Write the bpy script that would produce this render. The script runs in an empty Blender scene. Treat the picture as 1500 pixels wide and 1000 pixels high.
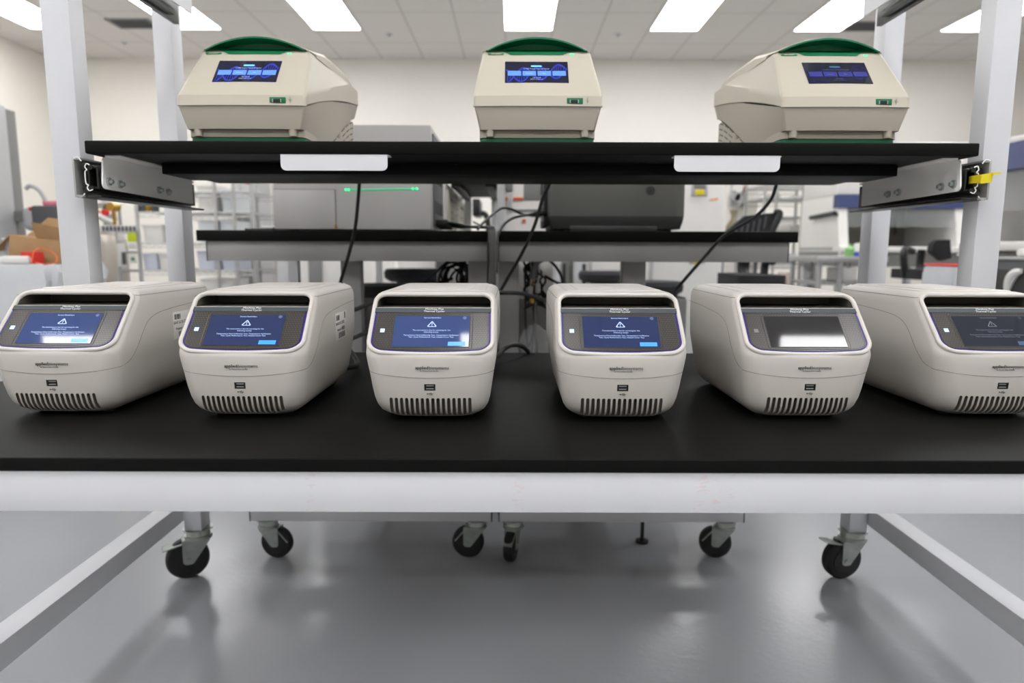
import bpy, bmesh, math, random
from mathutils import Vector, Matrix
random.seed(7)
scene = bpy.context.scene
COL = scene.collection
R = math.radians

# ------------------------------------------------------------------ camera
HC = 0.90
PITCH, ROLL, FPX = R(7.69), 0.0030, 1000.0
cd = bpy.data.cameras.new('camera')
cam = bpy.data.objects.new('camera', cd); COL.objects.link(cam)
CM = Matrix.Translation((0, 0, HC)) @ Matrix.Rotation(math.pi / 2 - PITCH, 4, 'X') @ Matrix.Rotation(ROLL, 4, 'Z')
cam.matrix_world = CM
cd.sensor_width = 36.0; cd.lens = 36.0 * FPX / 1500
cd.clip_start = 0.05; cd.clip_end = 60
cd.dof.use_dof = True; cd.dof.focus_distance = 1.06; cd.dof.aperture_fstop = 3.6
scene.camera = cam
CR = CM.to_3x3()
def at(px, py, Y):
    d = CR @ Vector(((px - 750) / FPX, (500 - py) / FPX, -1))
    return Vector((0, 0, HC)) + d * (Y / d.y)
def zat(py, Y): return at(750, py, Y).z
def xat(px, py, Y): return at(px, py, Y).x

# ------------------------------------------------------------------ materials
MATS = {}
def s2l(c):
    return tuple(((v / 255) / 12.92 if v <= 10 else (((v / 255) + .055) / 1.055) ** 2.4) for v in c)
def mat(name, rgb, rough=.5, metal=0, var=.03, scale=12, bump=0, bscale=200, coat=0, spec=.5, emit=None, estr=0, alpha=1, trans=0):
    if name in MATS: return MATS[name]
    m = bpy.data.materials.new(name); m.use_nodes = True
    nt = m.node_tree; b = nt.nodes['Principled BSDF']
    c = s2l(rgb)
    tc = nt.nodes.new('ShaderNodeTexCoord')
    nz = nt.nodes.new('ShaderNodeTexNoise'); nz.inputs['Scale'].default_value = scale; nz.inputs['Detail'].default_value = 3
    nt.links.new(tc.outputs['Object'], nz.inputs['Vector'])
    rp = nt.nodes.new('ShaderNodeValToRGB')
    rp.color_ramp.elements[0].position = .22; rp.color_ramp.elements[1].position = .78; rp.color_ramp.interpolation = 'EASE'
    rp.color_ramp.elements[0].color = tuple(max(0, x * (1 - var)) for x in c) + (1,)
    rp.color_ramp.elements[1].color = tuple(min(1, x * (1 + var)) for x in c) + (1,)
    nt.links.new(nz.outputs['Fac'], rp.inputs['Fac'])
    nt.links.new(rp.outputs['Color'], b.inputs['Base Color'])
    b.inputs['Roughness'].default_value = rough; b.inputs['Metallic'].default_value = metal
    b.inputs['Specular IOR Level'].default_value = spec
    b.inputs['Coat Weight'].default_value = coat; b.inputs['Coat Roughness'].default_value = .03
    b.inputs['Alpha'].default_value = alpha; b.inputs['Transmission Weight'].default_value = trans
    if bump:
        n2 = nt.nodes.new('ShaderNodeTexNoise'); n2.inputs['Scale'].default_value = bscale; n2.inputs['Detail'].default_value = 2
        nt.links.new(tc.outputs['Object'], n2.inputs['Vector'])
        bp = nt.nodes.new('ShaderNodeBump'); bp.inputs['Strength'].default_value = bump; bp.inputs['Distance'].default_value = .002
        nt.links.new(n2.outputs['Fac'], bp.inputs['Height']); nt.links.new(bp.outputs['Normal'], b.inputs['Normal'])
    if emit:
        b.inputs['Emission Color'].default_value = s2l(emit) + (1,); b.inputs['Emission Strength'].default_value = estr
    MATS[name] = m
    return m

LIGHT = 17.3
M_black = mat('black_laminate', (13, 13, 12), .5, bump=.05, bscale=400, var=.08, spec=.1)
M_blackpl = mat('black_plastic', (24, 24, 25), .45)
M_cable = mat('cable_rubber', (16, 16, 17), .5)
M_rubber = mat('tyre_rubber', (30, 30, 31), .65)
M_post = mat('white_powder_coat', (216, 217, 221), .42, bump=.03, bscale=700, var=.012)
M_zinc = mat('zinc_plate', (170, 176, 172), .34, .6, var=.12, scale=40)
M_steel = mat('brushed_steel', (178, 178, 176), .42, .45, var=.05, scale=30)
M_bracket = mat('bracket_steel', (240, 240, 238), .4, 0, var=.02)
M_post_shade = mat('shaded_powder_coat', (150, 148, 146), .45, bump=.03, bscale=700, var=.012)  # post coat darkened to put shade into the rear bench frames
M_slide = mat('dark_slide_steel', (62, 64, 62), .35, .8, var=.08)
M_tcw = mat('warm_white_plastic', (206, 201, 195), .4, bump=.04, bscale=900, var=.01)
M_tcdark = mat('dark_cavity_plastic', (92, 88, 80), .6)
M_slot_shade = mat('shaded_slot_plastic', (120, 114, 106), .7)  # white housing plastic darkened to paint the shade inside the vent slots
M_seam = mat('seam_shadow_gap', (120, 116, 110), .8)
M_purple = mat('purple_trim', (40, 22, 118), .35, spec=.3)
M_strip = mat('slate_strip', (66, 73, 77), .45, spec=.3)
M_white = mat('white_print', (225, 228, 230), .6)
M_ink = mat('black_ink', (38, 38, 40), .6)
M_cream = mat('cream_plastic', (192, 185, 169), .42, bump=.03, bscale=800, var=.01)
M_cream2 = mat('cream_plastic_base', (186, 179, 164), .5, bump=.03, bscale=800, var=.01)
M_green = mat('green_plastic', (0, 108, 68), .38, var=.04)
M_greydev = mat('silver_paint', (172, 170, 168), .42, 0, var=.02)
M_dkband = mat('charcoal_band', (46, 46, 46), .45)
M_dkdev = mat('charcoal_paint', (78, 78, 74), .45, var=.03)
M_beige = mat('beige_panel', (206, 203, 186), .5)
M_offwhite = mat('off_white_enamel', (226, 224, 220), .4, var=.015)
M_lgrey = mat('light_grey_enamel', (186, 187, 188), .45, var=.02)
M_mgrey = mat('mid_grey_enamel', (128, 128, 126), .5)
M_dgrey = mat('dark_grey_plastic', (82, 83, 86), .55)
M_blue = mat('navy_blue_panel', (40, 52, 100), .45)
M_cavity = mat('hood_interior_steel', (150, 148, 140), .4, .4)
M_card = mat('brown_cardboard', (172, 138, 98), .8, var=.08, scale=20)
M_red = mat('red_carton', (214, 44, 36), .5)
M_orange = mat('orange_cord', (240, 110, 60), .6)
M_pink = mat('pink_plastic', (232, 130, 150), .5)
M_liner = mat('white_bin_liner', (206, 208, 212), .35, var=.05, scale=8, bump=.6, bscale=30)
M_yellow = mat('yellow_plastic', (226, 206, 30), .45)
M_lime = mat('lime_sticker', (206, 224, 30), .6)
M_teal = mat('teal_plastic', (70, 140, 150), .5)
M_fabric = mat('black_upholstery', (38, 38, 41), .8, bump=.3, bscale=500)
M_bluecap = mat('blue_plastic', (60, 80, 190), .5)
M_brass = mat('brass', (190, 150, 70), .3, .9)
M_skin_pot = mat('steel_dewar', (190, 182, 172), .35, .7, var=.04)
M_led = mat('blue_white_led', (190, 220, 255), .4, emit=(140, 195, 255), estr=1.6)
M_ledgreen = mat('green_led', (60, 230, 150), .4, emit=(40, 235, 150), estr=1.6)
M_ledstrip = mat('green_led_strip', (30, 190, 130), .4, emit=(16, 180, 125), estr=.6)
M_icon = mat('unlit_icon', (130, 130, 130), .5)
M_greenprint = mat('green_print', (20, 130, 90), .5)

# screens give off light
def screen_mat(name, rgb, s, base=(12, 13, 18), rough=.04):
    return mat(name, base, rough, var=.05, spec=.6, emit=rgb, estr=s)
M_scr = screen_mat('lit_screen', (62, 82, 136), 1.0)
M_scr_mid = screen_mat('lit_screen_deeper', (46, 60, 106), .95)
M_scr_dim = screen_mat('lit_screen_dim', (38, 44, 62), .6, base=(30, 31, 34))
M_scr_off = screen_mat('dark_screen', (10, 10, 12), .0, base=(46, 45, 46))
M_scr_txt = mat('screen_text_glow', (150, 160, 190), .3, emit=(160, 190, 240), estr=.75)
M_scr_txt_dim = mat('screen_text_faint', (80, 84, 96), .3, emit=(110, 120, 140), estr=.3)
M_scr_btn = mat('screen_button_glow', (60, 130, 210), .2, emit=(62, 140, 226), estr=.9)
M_scr_btn_dim = mat('screen_button_faint', (50, 74, 100), .2, emit=(50, 84, 120), estr=.5)
M_nav = screen_mat('navy_screen', (22, 24, 60), .8)
M_nav2 = screen_mat('navy_screen_dim', (18, 19, 46), .8)
M_dna = mat('screen_helix_glow', (30, 40, 130), .2, emit=(44, 62, 176), estr=.7)
M_dna2 = mat('screen_helix_faint', (20, 24, 70), .2, emit=(24, 26, 76), estr=.5)
M_tile = mat('screen_tile_glow', (80, 120, 220), .2, emit=(92, 140, 238), estr=.75)
M_tile2 = mat('screen_tile_faint', (40, 46, 110), .2, emit=(44, 50, 120), estr=.7)
M_pill2 = mat('screen_pill_faint', (50, 90, 120), .2, emit=(50, 90, 120), estr=.7)
M_pill = mat('screen_pill_glow', (110, 190, 220), .2, emit=(110, 200, 225), estr=.7)

# bezel pattern
def bezel_material():
    m = bpy.data.materials.new('patterned_bezel'); m.use_nodes = True
    nt = m.node_tree; b = nt.nodes['Principled BSDF']
    tc = nt.nodes.new('ShaderNodeTexCoord'); mp = nt.nodes.new('ShaderNodeMapping')
    mp.inputs['Rotation'].default_value = (-R(46.2), 0, 0)
    nt.links.new(tc.outputs['Object'], mp.inputs['Vector'])
    cols = []
    for ang in (0, 60, 120):
        m2 = nt.nodes.new('ShaderNodeMapping'); m2.inputs['Rotation'].default_value = (0, 0, R(ang))
        nt.links.new(mp.outputs['Vector'], m2.inputs['Vector'])
        br = nt.nodes.new('ShaderNodeTexBrick')
        br.inputs['Scale'].default_value = 1; br.inputs['Brick Width'].default_value = .0052; br.inputs['Row Height'].default_value = .0045
        br.inputs['Mortar Size'].default_value = .00042; br.inputs['Mortar Smooth'].default_value = .2
        nt.links.new(m2.outputs['Vector'], br.inputs['Vector'])
        cols.append(br)
        if ang == 0: break
    mx = nt.nodes.new('ShaderNodeMix'); mx.data_type = 'RGBA'
    mx.inputs['A'].default_value = s2l((76, 72, 69)) + (1,); mx.inputs['B'].default_value = s2l((46, 43, 41)) + (1,)
    nt.links.new(cols[0].outputs['Fac'], mx.inputs['Factor'])
    nt.links.new(mx.outputs['Result'], b.inputs['Base Color'])
    b.inputs['Roughness'].default_value = .22; b.inputs['Specular IOR Level'].default_value = .35
    return m
M_bezel = bezel_material()
M_bezelline = mat('bezel_line', (62, 58, 55), .3)

# ------------------------------------------------------------------ mesh builder
def rpoly(pts, n=6):
    """rounded polygon: pts = [(x, y, radius)]"""
    out = []
    N = len(pts)
    for i in range(N):
        p = Vector(pts[i][:2]); a = Vector(pts[i - 1][:2]); c = Vector(pts[(i + 1) % N][:2]); r = pts[i][2]
        if r <= 0: out.append(p); continue
        u = (a - p).normalized(); v = (c - p).normalized()
        th = math.acos(max(-1, min(1, u.dot(v))))
        d = r / math.tan(th / 2)
        ctr = p + (u + v).normalized() * (r / math.sin(th / 2))
        p0 = p + u * d; p1 = p + v * d
        a0 = math.atan2(*(p0 - ctr).yx); a1 = math.atan2(*(p1 - ctr).yx)
        da = (a1 - a0 + math.pi) % (2 * math.pi) - math.pi
        for k in range(n + 1):
            t = a0 + da * k / n
            out.append(ctr + Vector((math.cos(t), math.sin(t))) * r)
    return out
def catmull(pts, k=8):
    P = [Vector(p) for p in pts]
    if len(P) < 3: return P
    out = []
    E = [2 * P[0] - P[1]] + P + [2 * P[-1] - P[-2]]
    for i in range(1, len(E) - 2):
        for j in range(k):
            t = j / k
            a, b, c, d = E[i - 1], E[i], E[i + 1], E[i + 2]
            out.append(.5 * ((2 * b) + (c - a) * t + (2 * a - 5 * b + 4 * c - d) * t * t + (3 * b - a - 3 * c + d) * t ** 3))
    out.append(P[-1])
    return out
class MB:
    def __init__(s): s.bm = bmesh.new()
    def _take(s, tmp, mi=0, M=None):
        if M is not None: bmesh.ops.transform(tmp, matrix=M, verts=tmp.verts)
        for f in tmp.faces: f.material_index = mi
        me = bpy.data.meshes.new('tmp'); tmp.to_mesh(me); tmp.free()
        s.bm.from_mesh(me); bpy.data.meshes.remove(me)
        return s
    def box(s, x0, x1, y0, y1, z0, z1, bev=0, seg=2, mi=0, M=None):
        t = bmesh.new(); bmesh.ops.create_cube(t, size=1)
        bmesh.ops.transform(t, matrix=Matrix.Translation(((x0 + x1) / 2, (y0 + y1) / 2, (z0 + z1) / 2)) @ Matrix.Diagonal((abs(x1 - x0), abs(y1 - y0), abs(z1 - z0), 1)), verts=t.verts)
        if bev: bmesh.ops.bevel(t, geom=t.edges[:], offset=bev, segments=seg, profile=.5, affect='EDGES', clamp_overlap=True)
        return s._take(t, mi, M)
    def prism(s, pts, vec, mi=0, M=None):
        t = bmesh.new(); vec = Vector(vec)
        a = [t.verts.new(p) for p in pts]; b = [t.verts.new(Vector(p) + vec) for p in pts]
        n = len(a)
        t.faces.new(a); t.faces.new(b[::-1])
        for i in range(n): t.faces.new((a[i], b[i], b[(i + 1) % n], a[(i + 1) % n]))
        bmesh.ops.recalc_face_normals(t, faces=t.faces)
        return s._take(t, mi, M)
    def loft(s, rings, cap=True, mi=0, M=None, loop=False):
        t = bmesh.new()
        V = [[t.verts.new(p) for p in r] for r in rings]
        n = len(V[0]); m = len(V)
        for i in range(m if loop else m - 1):
            A, B = V[i], V[(i + 1) % m]
            for j in range(n): t.faces.new((A[j], A[(j + 1) % n], B[(j + 1) % n], B[j]))
        if cap and not loop: t.faces.new(V[0][::-1]); t.faces.new(V[-1])
        bmesh.ops.recalc_face_normals(t, faces=t.faces)
        return s._take(t, mi, M)
    def tube(s, pts, r, n=8, k=6, mi=0, closed=False, smooth=True, M=None):
        P = catmull(pts, k) if smooth and len(pts) > 2 else [Vector(p) for p in pts]
        rings = []; up = Vector((0, 0, 1)); prev = None
        for i, p in enumerate(P):
            if closed: d = P[(i + 1) % len(P)] - P[i - 1]
            else: d = P[min(i + 1, len(P) - 1)] - P[max(i - 1, 0)]
            d.normalize()
            if prev is None:
                a = d.cross(up)
                if a.length < .05: a = d.cross(Vector((1, 0, 0)))
            else:
                a = prev - d * prev.dot(d)
            a.normalize(); prev = a; b = d.cross(a)
            rr = r(i / max(1, len(P) - 1)) if callable(r) else r
            rings.append([p + (a * math.cos(2 * math.pi * j / n) + b * math.sin(2 * math.pi * j / n)) * rr for j in range(n)])
        return s.loft(rings, True, mi, M, loop=closed)
    def cyl(s, p0, p1, r0, r1=None, n=24, mi=0, M=None):
        p0, p1 = Vector(p0), Vector(p1); r1 = r0 if r1 is None else r1
        d = (p1 - p0).normalized(); a = d.orthogonal().normalized(); b = d.cross(a)
        ring = lambda p, r: [p + (a * math.cos(2 * math.pi * j / n) + b * math.sin(2 * math.pi * j / n)) * r for j in range(n)]
        return s.loft([ring(p0, r0), ring(p1, r1)], True, mi, M)
    def lathe(s, prof, c=(0, 0, 0), n=32, mi=0, M=None):
        c = Vector(c)
        rings = [[c + Vector((r * math.cos(2 * math.pi * j / n), r * math.sin(2 * math.pi * j / n), z)) for j in range(n)] for r, z in prof]
        return s.loft(rings, True, mi, M)
    def text(s, body, size, M, mi=0, ext=.00015, ax='CENTER', bold=0):
        cu = bpy.data.curves.new('t', 'FONT'); cu.body = body; cu.size = size; cu.align_x = ax; cu.align_y = 'CENTER'
        cu.extrude = ext; cu.resolution_u = 2; cu.offset = bold
        ob = bpy.data.objects.new('t', cu)
        me = bpy.data.meshes.new_from_object(ob)
        t = bmesh.new(); t.from_mesh(me)
        bpy.data.objects.remove(ob); bpy.data.curves.remove(cu); bpy.data.meshes.remove(me)
        return s._take(t, mi, M)
    def mesh(s, name, mats, ang=35):
        me = bpy.data.meshes.new(name); s.bm.to_mesh(me); s.bm.free()
        for m in (mats if isinstance(mats, (list, tuple)) else [mats]): me.materials.append(m)
        for p in me.polygons: p.use_smooth = True
        me.set_sharp_from_angle(angle=R(ang))
        return me
    def build(s, name, mats, parent=None, ang=35, loc=None, rz=0):
        return obj(name, s.mesh(name, mats, ang), parent, loc, rz)
def obj(name, me, parent=None, loc=None, rz=0):
    o = bpy.data.objects.new(name, me); COL.objects.link(o)
    if parent: o.parent = parent
    if loc is not None: o.location = loc
    if rz: o.rotation_euler.z = rz
    return o
def tag(o, label=None, cat=None, group=None, kind=None):
    if label: o['label'] = label
    if cat: o['category'] = cat
    if group: o['group'] = group
    if kind: o['kind'] = kind
    return o
def thing(name, label, cat, loc=(0, 0, 0), rz=0, group=None):
    o = bpy.data.objects.new(name, None); COL.objects.link(o)
    o.empty_display_size = .05
    o.location = loc; o.rotation_euler.z = rz
    return tag(o, label, cat, group)
def struct(name, mb, mats, ang=35, label=None):
    o = mb.build(name, mats, None, ang); o['kind'] = 'structure'
    if label: o['label'] = label
    return o
def boolean(me, cutters):
    o = obj('cut_target', me); co = []
    for c in cutters:
        k = obj('cutter', c); co.append(k)
        m = o.modifiers.new('b', 'BOOLEAN'); m.operation = 'DIFFERENCE'; m.object = k; m.solver = 'EXACT'
    bpy.context.view_layer.update()
    dg = bpy.context.evaluated_depsgraph_get()
    r = bpy.data.meshes.new_from_object(o.evaluated_get(dg))
    for k in co + [o]:
        d = k.data; bpy.data.objects.remove(k); bpy.data.meshes.remove(d)
    return r
def interp(tab, z):
    if z <= tab[0][0]: return tab[0][1:]
    for a, b in zip(tab, tab[1:]):
        if z <= b[0]:
            t = (z - a[0]) / (b[0] - a[0]); return tuple(p + (q - p) * t for p, q in zip(a[1:], b[1:]))
    return tab[-1][1:]
# ------------------------------------------------------------------ white thermal cyclers on the lower worktop
# rows: z, half width, front y, back y, corner radius, bow of the front
TCP = [(.002, .070, .052, .385, .030, .004), (.006, .080, .036, .393, .036, .006), (.011, .0885, .025, .400, .040, .008), (.018, .0965, .0155, .406, .040, .009),
       (.028, .1025, .0095, .411, .039, .010), (.042, .1065, .006, .415, .037, .010), (.062, .1097, .0035, .418, .034, .010), (.084, .1125, .0015, .420, .032, .010),
       (.105, .1160, .0002, .420, .030, .010), (.118, .1180, 0, .420, .029, .010), (.1245, .1187, .0008, .420, .029, .0096), (.1300, .1188, .0045, .420, .029, .008),
       (.138, .1188, .0122, .420, .028, .0045), (.150, .1188, .0237, .420, .026, .002), (.180, .1188, .0524, .420, .024, .0015), (.205, .1182, .0764, .420, .022, .0015),
       (.215, .1168, .0860, .420, .022, .0015), (.222, .1140, .0927, .418, .022, .0015), (.2265, .1105, .0978, .415, .022, .0015), (.2298, .1050, .1045, .410, .022, .001),
       (.2315, .0985, .112, .404, .022, .001), (.2320, .0900, .122, .396, .022, 0)]
def outline(hw, yf, yb, r, bow, nf=17, nc=7, ns=8):
    pts = []
    be = bow * ((hw - r) / hw) ** 2 if hw else 0
    for i in range(nf):
        x = -(hw - r) + 2 * (hw - r) * i / (nf - 1); pts.append((x, yf + bow * (x / hw) ** 2))
    def arc(cx, cy, a0, a1):
        for k in range(1, nc): a = a0 + (a1 - a0) * k / nc; pts.append((cx + r * math.cos(a), cy + r * math.sin(a)))
    arc(hw - r, yf + be + r, -math.pi / 2, 0)
    y0, y1 = yf + be + r, yb - r
    for i in range(ns): pts.append((hw, y0 + (y1 - y0) * i / (ns - 1)))
    arc(hw - r, yb - r, 0, math.pi / 2)
    for i in range(nf): pts.append(((hw - r) - 2 * (hw - r) * i / (nf - 1), yb))
    arc(-(hw - r), yb - r, math.pi / 2, math.pi)
    for i in range(ns): pts.append((-hw, y1 + (y0 - y1) * i / (ns - 1)))
    arc(-(hw - r), yf + be + r, math.pi, 1.5 * math.pi)
    return pts
def tc_surf_front(x, z):
    hw, yf, yb, r, bow = interp(TCP, z); xx = abs(x)
    be = bow * ((hw - r) / hw) ** 2
    if xx <= hw - r: return yf + bow * (xx / hw) ** 2
    return yf + be + r - math.sqrt(max(0, r * r - (xx - hw + r) ** 2))
PO = Vector((0, .0045, .130)); PT = Vector((0, .692, .722)).normalized(); PN = Vector((0, -PT.z, PT.y))
def pan(s, t, n=0): return PO + Vector((s, 0, 0)) + PT * t + PN * n
def PM(s, t, n): return Matrix.Translation(pan(s, t, n)) @ Matrix(((1, 0, 0, 0), (0, PT.y, PN.y, 0), (0, PT.z, PN.z, 0), (0, 0, 0, 1)))
def window_outline(d=0, top=.1335, rt=.018):
    pts = rpoly([(-.1098 + d, .000 + d, max(.004, .024 - d)), (.1098 - d, .000 + d, max(.004, .024 - d)), (.1080 - d, top, rt), (-.1080 + d, top, rt)], 8)
    # finer bottom edge so that it can bow
    out = []
    for i, p in enumerate(pts):
        q = pts[(i + 1) % len(pts)]; out.append(p)
        if abs(p.y - q.y) < 1e-6 and p.y < .05:
            for k in range(1, 12): out.append(p.lerp(q, k / 12))
    return [Vector((p.x, p.y + .0060 * (p.x / .11) ** 2 * max(0, 1 - p.y / .05))) for p in out]
def plate(mb, poly, n0, n1, mi=0): mb.prism([pan(p[0], p[1], n0) for p in poly], PN * (n1 - n0), mi)
def tc_housing():
    rings = [[Vector((x, y, z)) for x, y in outline(hw, yf, yb, r, bow)] for z, hw, yf, yb, r, bow in TCP]
    me = MB().loft(rings).mesh('housing', [M_tcw, M_tcdark, M_slot_shade, M_seam])
    c1 = MB(); plate(c1, window_outline(), -.0042, .05)
    c2 = MB(); pr = rpoly([(-.1065, .2032, 0), (.1065, .2032, 0), (.1065, .2264, .014), (-.1065, .2264, .014)])
    c2.prism([(p.x, .05, p.y) for p in pr], (0, .13, 0))
    c3 = MB()
    for i in range(16):
        x = (i - 7.5) * .00945; w = .0029
        pr = rpoly([(x - w, .0095, w * .95), (x + w, .0095, w * .95), (x + w, .0465, w * .95), (x - w, .0465, w * .95)], 4)
        sh = lambda z: (.0465 - z) * .42
        A = [Vector((p.x, -.03 + sh(p.y), p.y)) for p in pr]
        c3.prism(A, (0, .044, 0))
    c4 = MB(); c4.box(-.0100, .0100, -.05, .0105, .0605, .0725)
    me = boolean(me, [c.mesh('c', M_tcw) for c in (c1, c2, c3, c4)])
    for p in me.polygons:
        c = p.center
        if c.z > .2 and abs(c.x) < .1075 and c.y < .1815 and .2027 < c.z < .2268 and p.normal.y < .999:
            if c.y > tc_surf_front(c.x, c.z) + .0035: p.material_index = 1
        if .009 < c.z < .047 and abs(c.x) < .076 and c.y > tc_surf_front(c.x, c.z) + .0012 and c.y < .05: p.material_index = 2
        if .060 < c.z < .073 and abs(c.x) < .0105 and .0004 + tc_surf_front(c.x, c.z) < c.y < .03: p.material_index = 1
    # parting lines
    bm = bmesh.new(); bm.from_mesh(me); b = MB(); b.bm.free(); b.bm = bm
    fr = []
    side = [(.418, .193), (.30, .190), (.19, .184), (.150, .178), (.125, .168), (.105, .150), (.085, .127), (.066, .106), (.05, .0965)]
    for s in (-1, 1):
        L = catmull([Vector((s * (interp(TCP, z)[0] + .00002), y, z)) for y, z in side], 5)
        fr.append(L)
    xs = [k / 14 for k in range(-13, 14)]
    front = []
    hw, yf, yb, r, bow = interp(TCP, .090)
    for k in range(31):
        a = -1 + k / 15; x = hw * math.sin(a * math.pi / 2) if abs(a) > .6 else hw * math.sin(.3 * math.pi) * a / .6
        z = .0835 + .0095 * (x / .113) ** 2; x = max(-interp(TCP, z)[0], min(interp(TCP, z)[0], x))
        front.append(Vector((x, tc_surf_front(x, z), z)))
    line = fr[0][:-1] + front + fr[1][::-1][1:]
    b.tube(line, .00045, 6, mi=3, smooth=False)
    # lid edge line on both shoulders
    for s in (-1, 1):
        L = [Vector((s * .1142, .094, .2222)), Vector((s * .1150, .12, .2208)), Vector((s * .1150, .25, .2208)), Vector((s * .1150, .395, .2208))]
        b.tube(L, .0004, 6, mi=3)
    # rounded lip round the display window
    b.tube([pan(p.x, p.y, -.0036) for p in window_outline(-.0024, .1368, .020)], .0042, 10, closed=True, smooth=False)
    me2 = b.mesh('housing', [M_tcw, M_tcdark, M_slot_shade, M_seam], 32)
    bpy.data.meshes.remove(me)
    return me2
def FM(x, z, off=.0004):
    y = tc_surf_front(x, z) - off
    return Matrix.Translation((x, y, z)) @ Matrix.Rotation(math.pi / 2, 4, 'X')
TC = {}
def tc_meshes():
    T = TC
    T['housing'] = tc_housing()
    b = MB()
    lid = rpoly([(-.094, .128, .012), (.094, .128, .012), (.094, .398, .014), (-.094, .398, .014)])
    b.loft([[Vector((p.x * k, .263 + (p.y - .263) * k, z)) for p in lid] for k, z in ((1, .2312), (1, .2326), (.985, .2336), (.97, .2338))])
    lid = rpoly([(-.07, .150, .01), (.07, .150, .01), (.07, .34, .01), (-.07, .34, .01)])
    b.loft([[Vector((p.x * k, .245 + (p.y - .245) * k, z)) for p in lid] for k, z in ((1, .2330), (1, .2348), (.98, .2355))])
    for s in (-1, 1): b.box(s * .098 - .0012, s * .098 + .0012, .385, .398, .2300, .2322, .0004)
    T['lid'] = b.mesh('lid', [M_tcw])
    b = MB(); poly = [p for p in window_outline(.0004, .096, .0005)]; plate(b, poly, -.0045, -.0024); T['trim'] = b.mesh('purple_trim', [M_purple])
    b = MB(); plate(b, window_outline(.0045, .0955, .0005), -.0024, -.0016)
    # double groove lines around the display and along the rim
    lo = window_outline(.0069, .0922, .0005)
    b.tube([pan(p.x, p.y, -.0017) for p in lo], .0004, 5, mi=1, closed=True, smooth=False)
    ro = rpoly([(-.0745, .0085, .006), (.0745, .0085, .006), (.0745, .0885, .006), (-.0745, .0885, .006)])
    b.tube([pan(p.x, p.y, -.0016) for p in ro], .0005, 5, mi=1, closed=True, smooth=False)
    T['bezel'] = b.mesh('bezel', [M_bezel, M_bezelline])
    b = MB(); plate(b, rpoly([(-.1082, .0912, 0), (.1082, .0912, 0), (.1080, .1018, 0), (-.1080, .1018, 0)]), -.0045, -.0008)
    T['strip'] = b.mesh('title_strip', [M_strip])
    b = MB(); b.text('MiniAmp Plus', .0062, PM(0.002, .0992, -.0008)); b.text('Thermal Cycler', .0062, PM(.002, .0938, -.0008)); T['striptxt'] = b.mesh('title_lettering', [M_white])
    b = MB(); plate(b, rpoly([(-.0705, .0118, .003), (.0705, .0118, .003), (.0705, .0848, .003), (-.0705, .0848, .003)]), -.0016, -.0012)
    T['sframe'] = b.mesh('screen_surround', [M_blackpl])
    b = MB(); plate(b, [(-.0690, .0130), (.0690, .0130), (.0690, .0826), (-.0690, .0826)], -.0012, -.0009)
    T['screen'] = b.mesh('touch_screen', [M_scr])
    for kk, m in (('mid', M_scr_mid), ('dim', M_scr_dim), ('off', M_scr_off)):
        c = T['screen'].copy(); c.materials[0] = m; T['screen_' + kk] = c
    b = MB(); tri = [(0, .0715), (-.0098, .0575), (.0098, .0575)]
    outer = rpoly([(p[0], p[1], .0016) for p in tri], 4)
    cx, cy = 0, .0617
    inner = [Vector((cx + (p.x - cx) * .70, cy + (p.y - cy) * .70)) for p in outer]
    n = len(outer)
    for i in range(n):
        j = (i + 1) % n
        b.prism([pan(*outer[i], -.0009), pan(*outer[j], -.0009), pan(*inner[j], -.0009), pan(*inner[i], -.0009)], PN * .0002)
    b.prism([pan(x, y, -.0009) for x, y in ((-.0008, .0662), (.0008, .0662), (.0006, .0618), (-.0006, .0618))], PN * .0002)
    b.prism([pan(x, y, -.0009) for x, y in ((-.0007, .0606), (.0007, .0606), (.0007, .0594), (-.0007, .0594))], PN * .0002)
    T['warn'] = b.mesh('warning_symbol', [M_scr_txt])
    b = MB()
    b.text('Service Reminders', .0042, PM(0, .0785, -.0008)); T['shead'] = b.mesh('screen_heading', [M_scr_txt]); b = MB()
    for t, y, sz in (('The instrument is due for servicing for the', .0498, .0040), ('following test(s):', .0454, .0040),
                     ('Temperature Non-Uniformity Test, Temperature Verification', .0385, .0040), ('Test, Cycle Performance Test, Heated Cover Test', .0342, .0040)):
        b.text(t, sz, PM(0, y, -.0008))
    T['stext'] = b.mesh('screen_message', [M_scr_txt]); b = MB()
    ring = [(.0595 + .0028 * math.cos(a), .0785 + .0028 * math.sin(a)) for a in [k * math.pi / 8 for k in range(16)]]
    b.tube([pan(*p, -.0008) for p in ring], .0002, 4, closed=True, smooth=False)
    b.text('x', .0040, PM(.0595, .0787, -.0008))
    T['sclose'] = b.mesh('close_icon', [M_scr_txt])
    b = MB(); plate(b, [(.0315, .0150), (.0625, .0150), (.0625, .0238), (.0315, .0238)], -.0009, -.0007); T['sbtn'] = b.mesh('screen_button', [M_scr_btn])
    for k, m in (('warn', M_scr_txt_dim), ('stext', M_scr_txt_dim), ('shead', M_scr_txt_dim), ('sclose', M_scr_txt_dim), ('sbtn', M_scr_btn_dim)):
        c = T[k].copy(); c.materials[0] = m; T[k + '_dim'] = c
    b = MB()
    for i in range(3):
        for j in range(3):
            x, y = -.0895 + (i - 1) * .0026, .0495 + (j - 1) * .0027
            plate(b, [(x - .0012, y - .0012), (x + .0012, y - .0012), (x + .0012, y + .0012), (x - .0012, y + .0012)], -.0016, -.0012)
    T['led'] = b.mesh('status_light', [M_led]); c = T['led'].copy(); c.materials[0] = M_icon; T['led_off'] = c
    b = MB()   # usb socket in its recess
    yy = tc_surf_front(0, .0665)
    b.box(-.0098, .0098, yy + .0030, yy + .009, .0607, .0723, mi=0)
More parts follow.
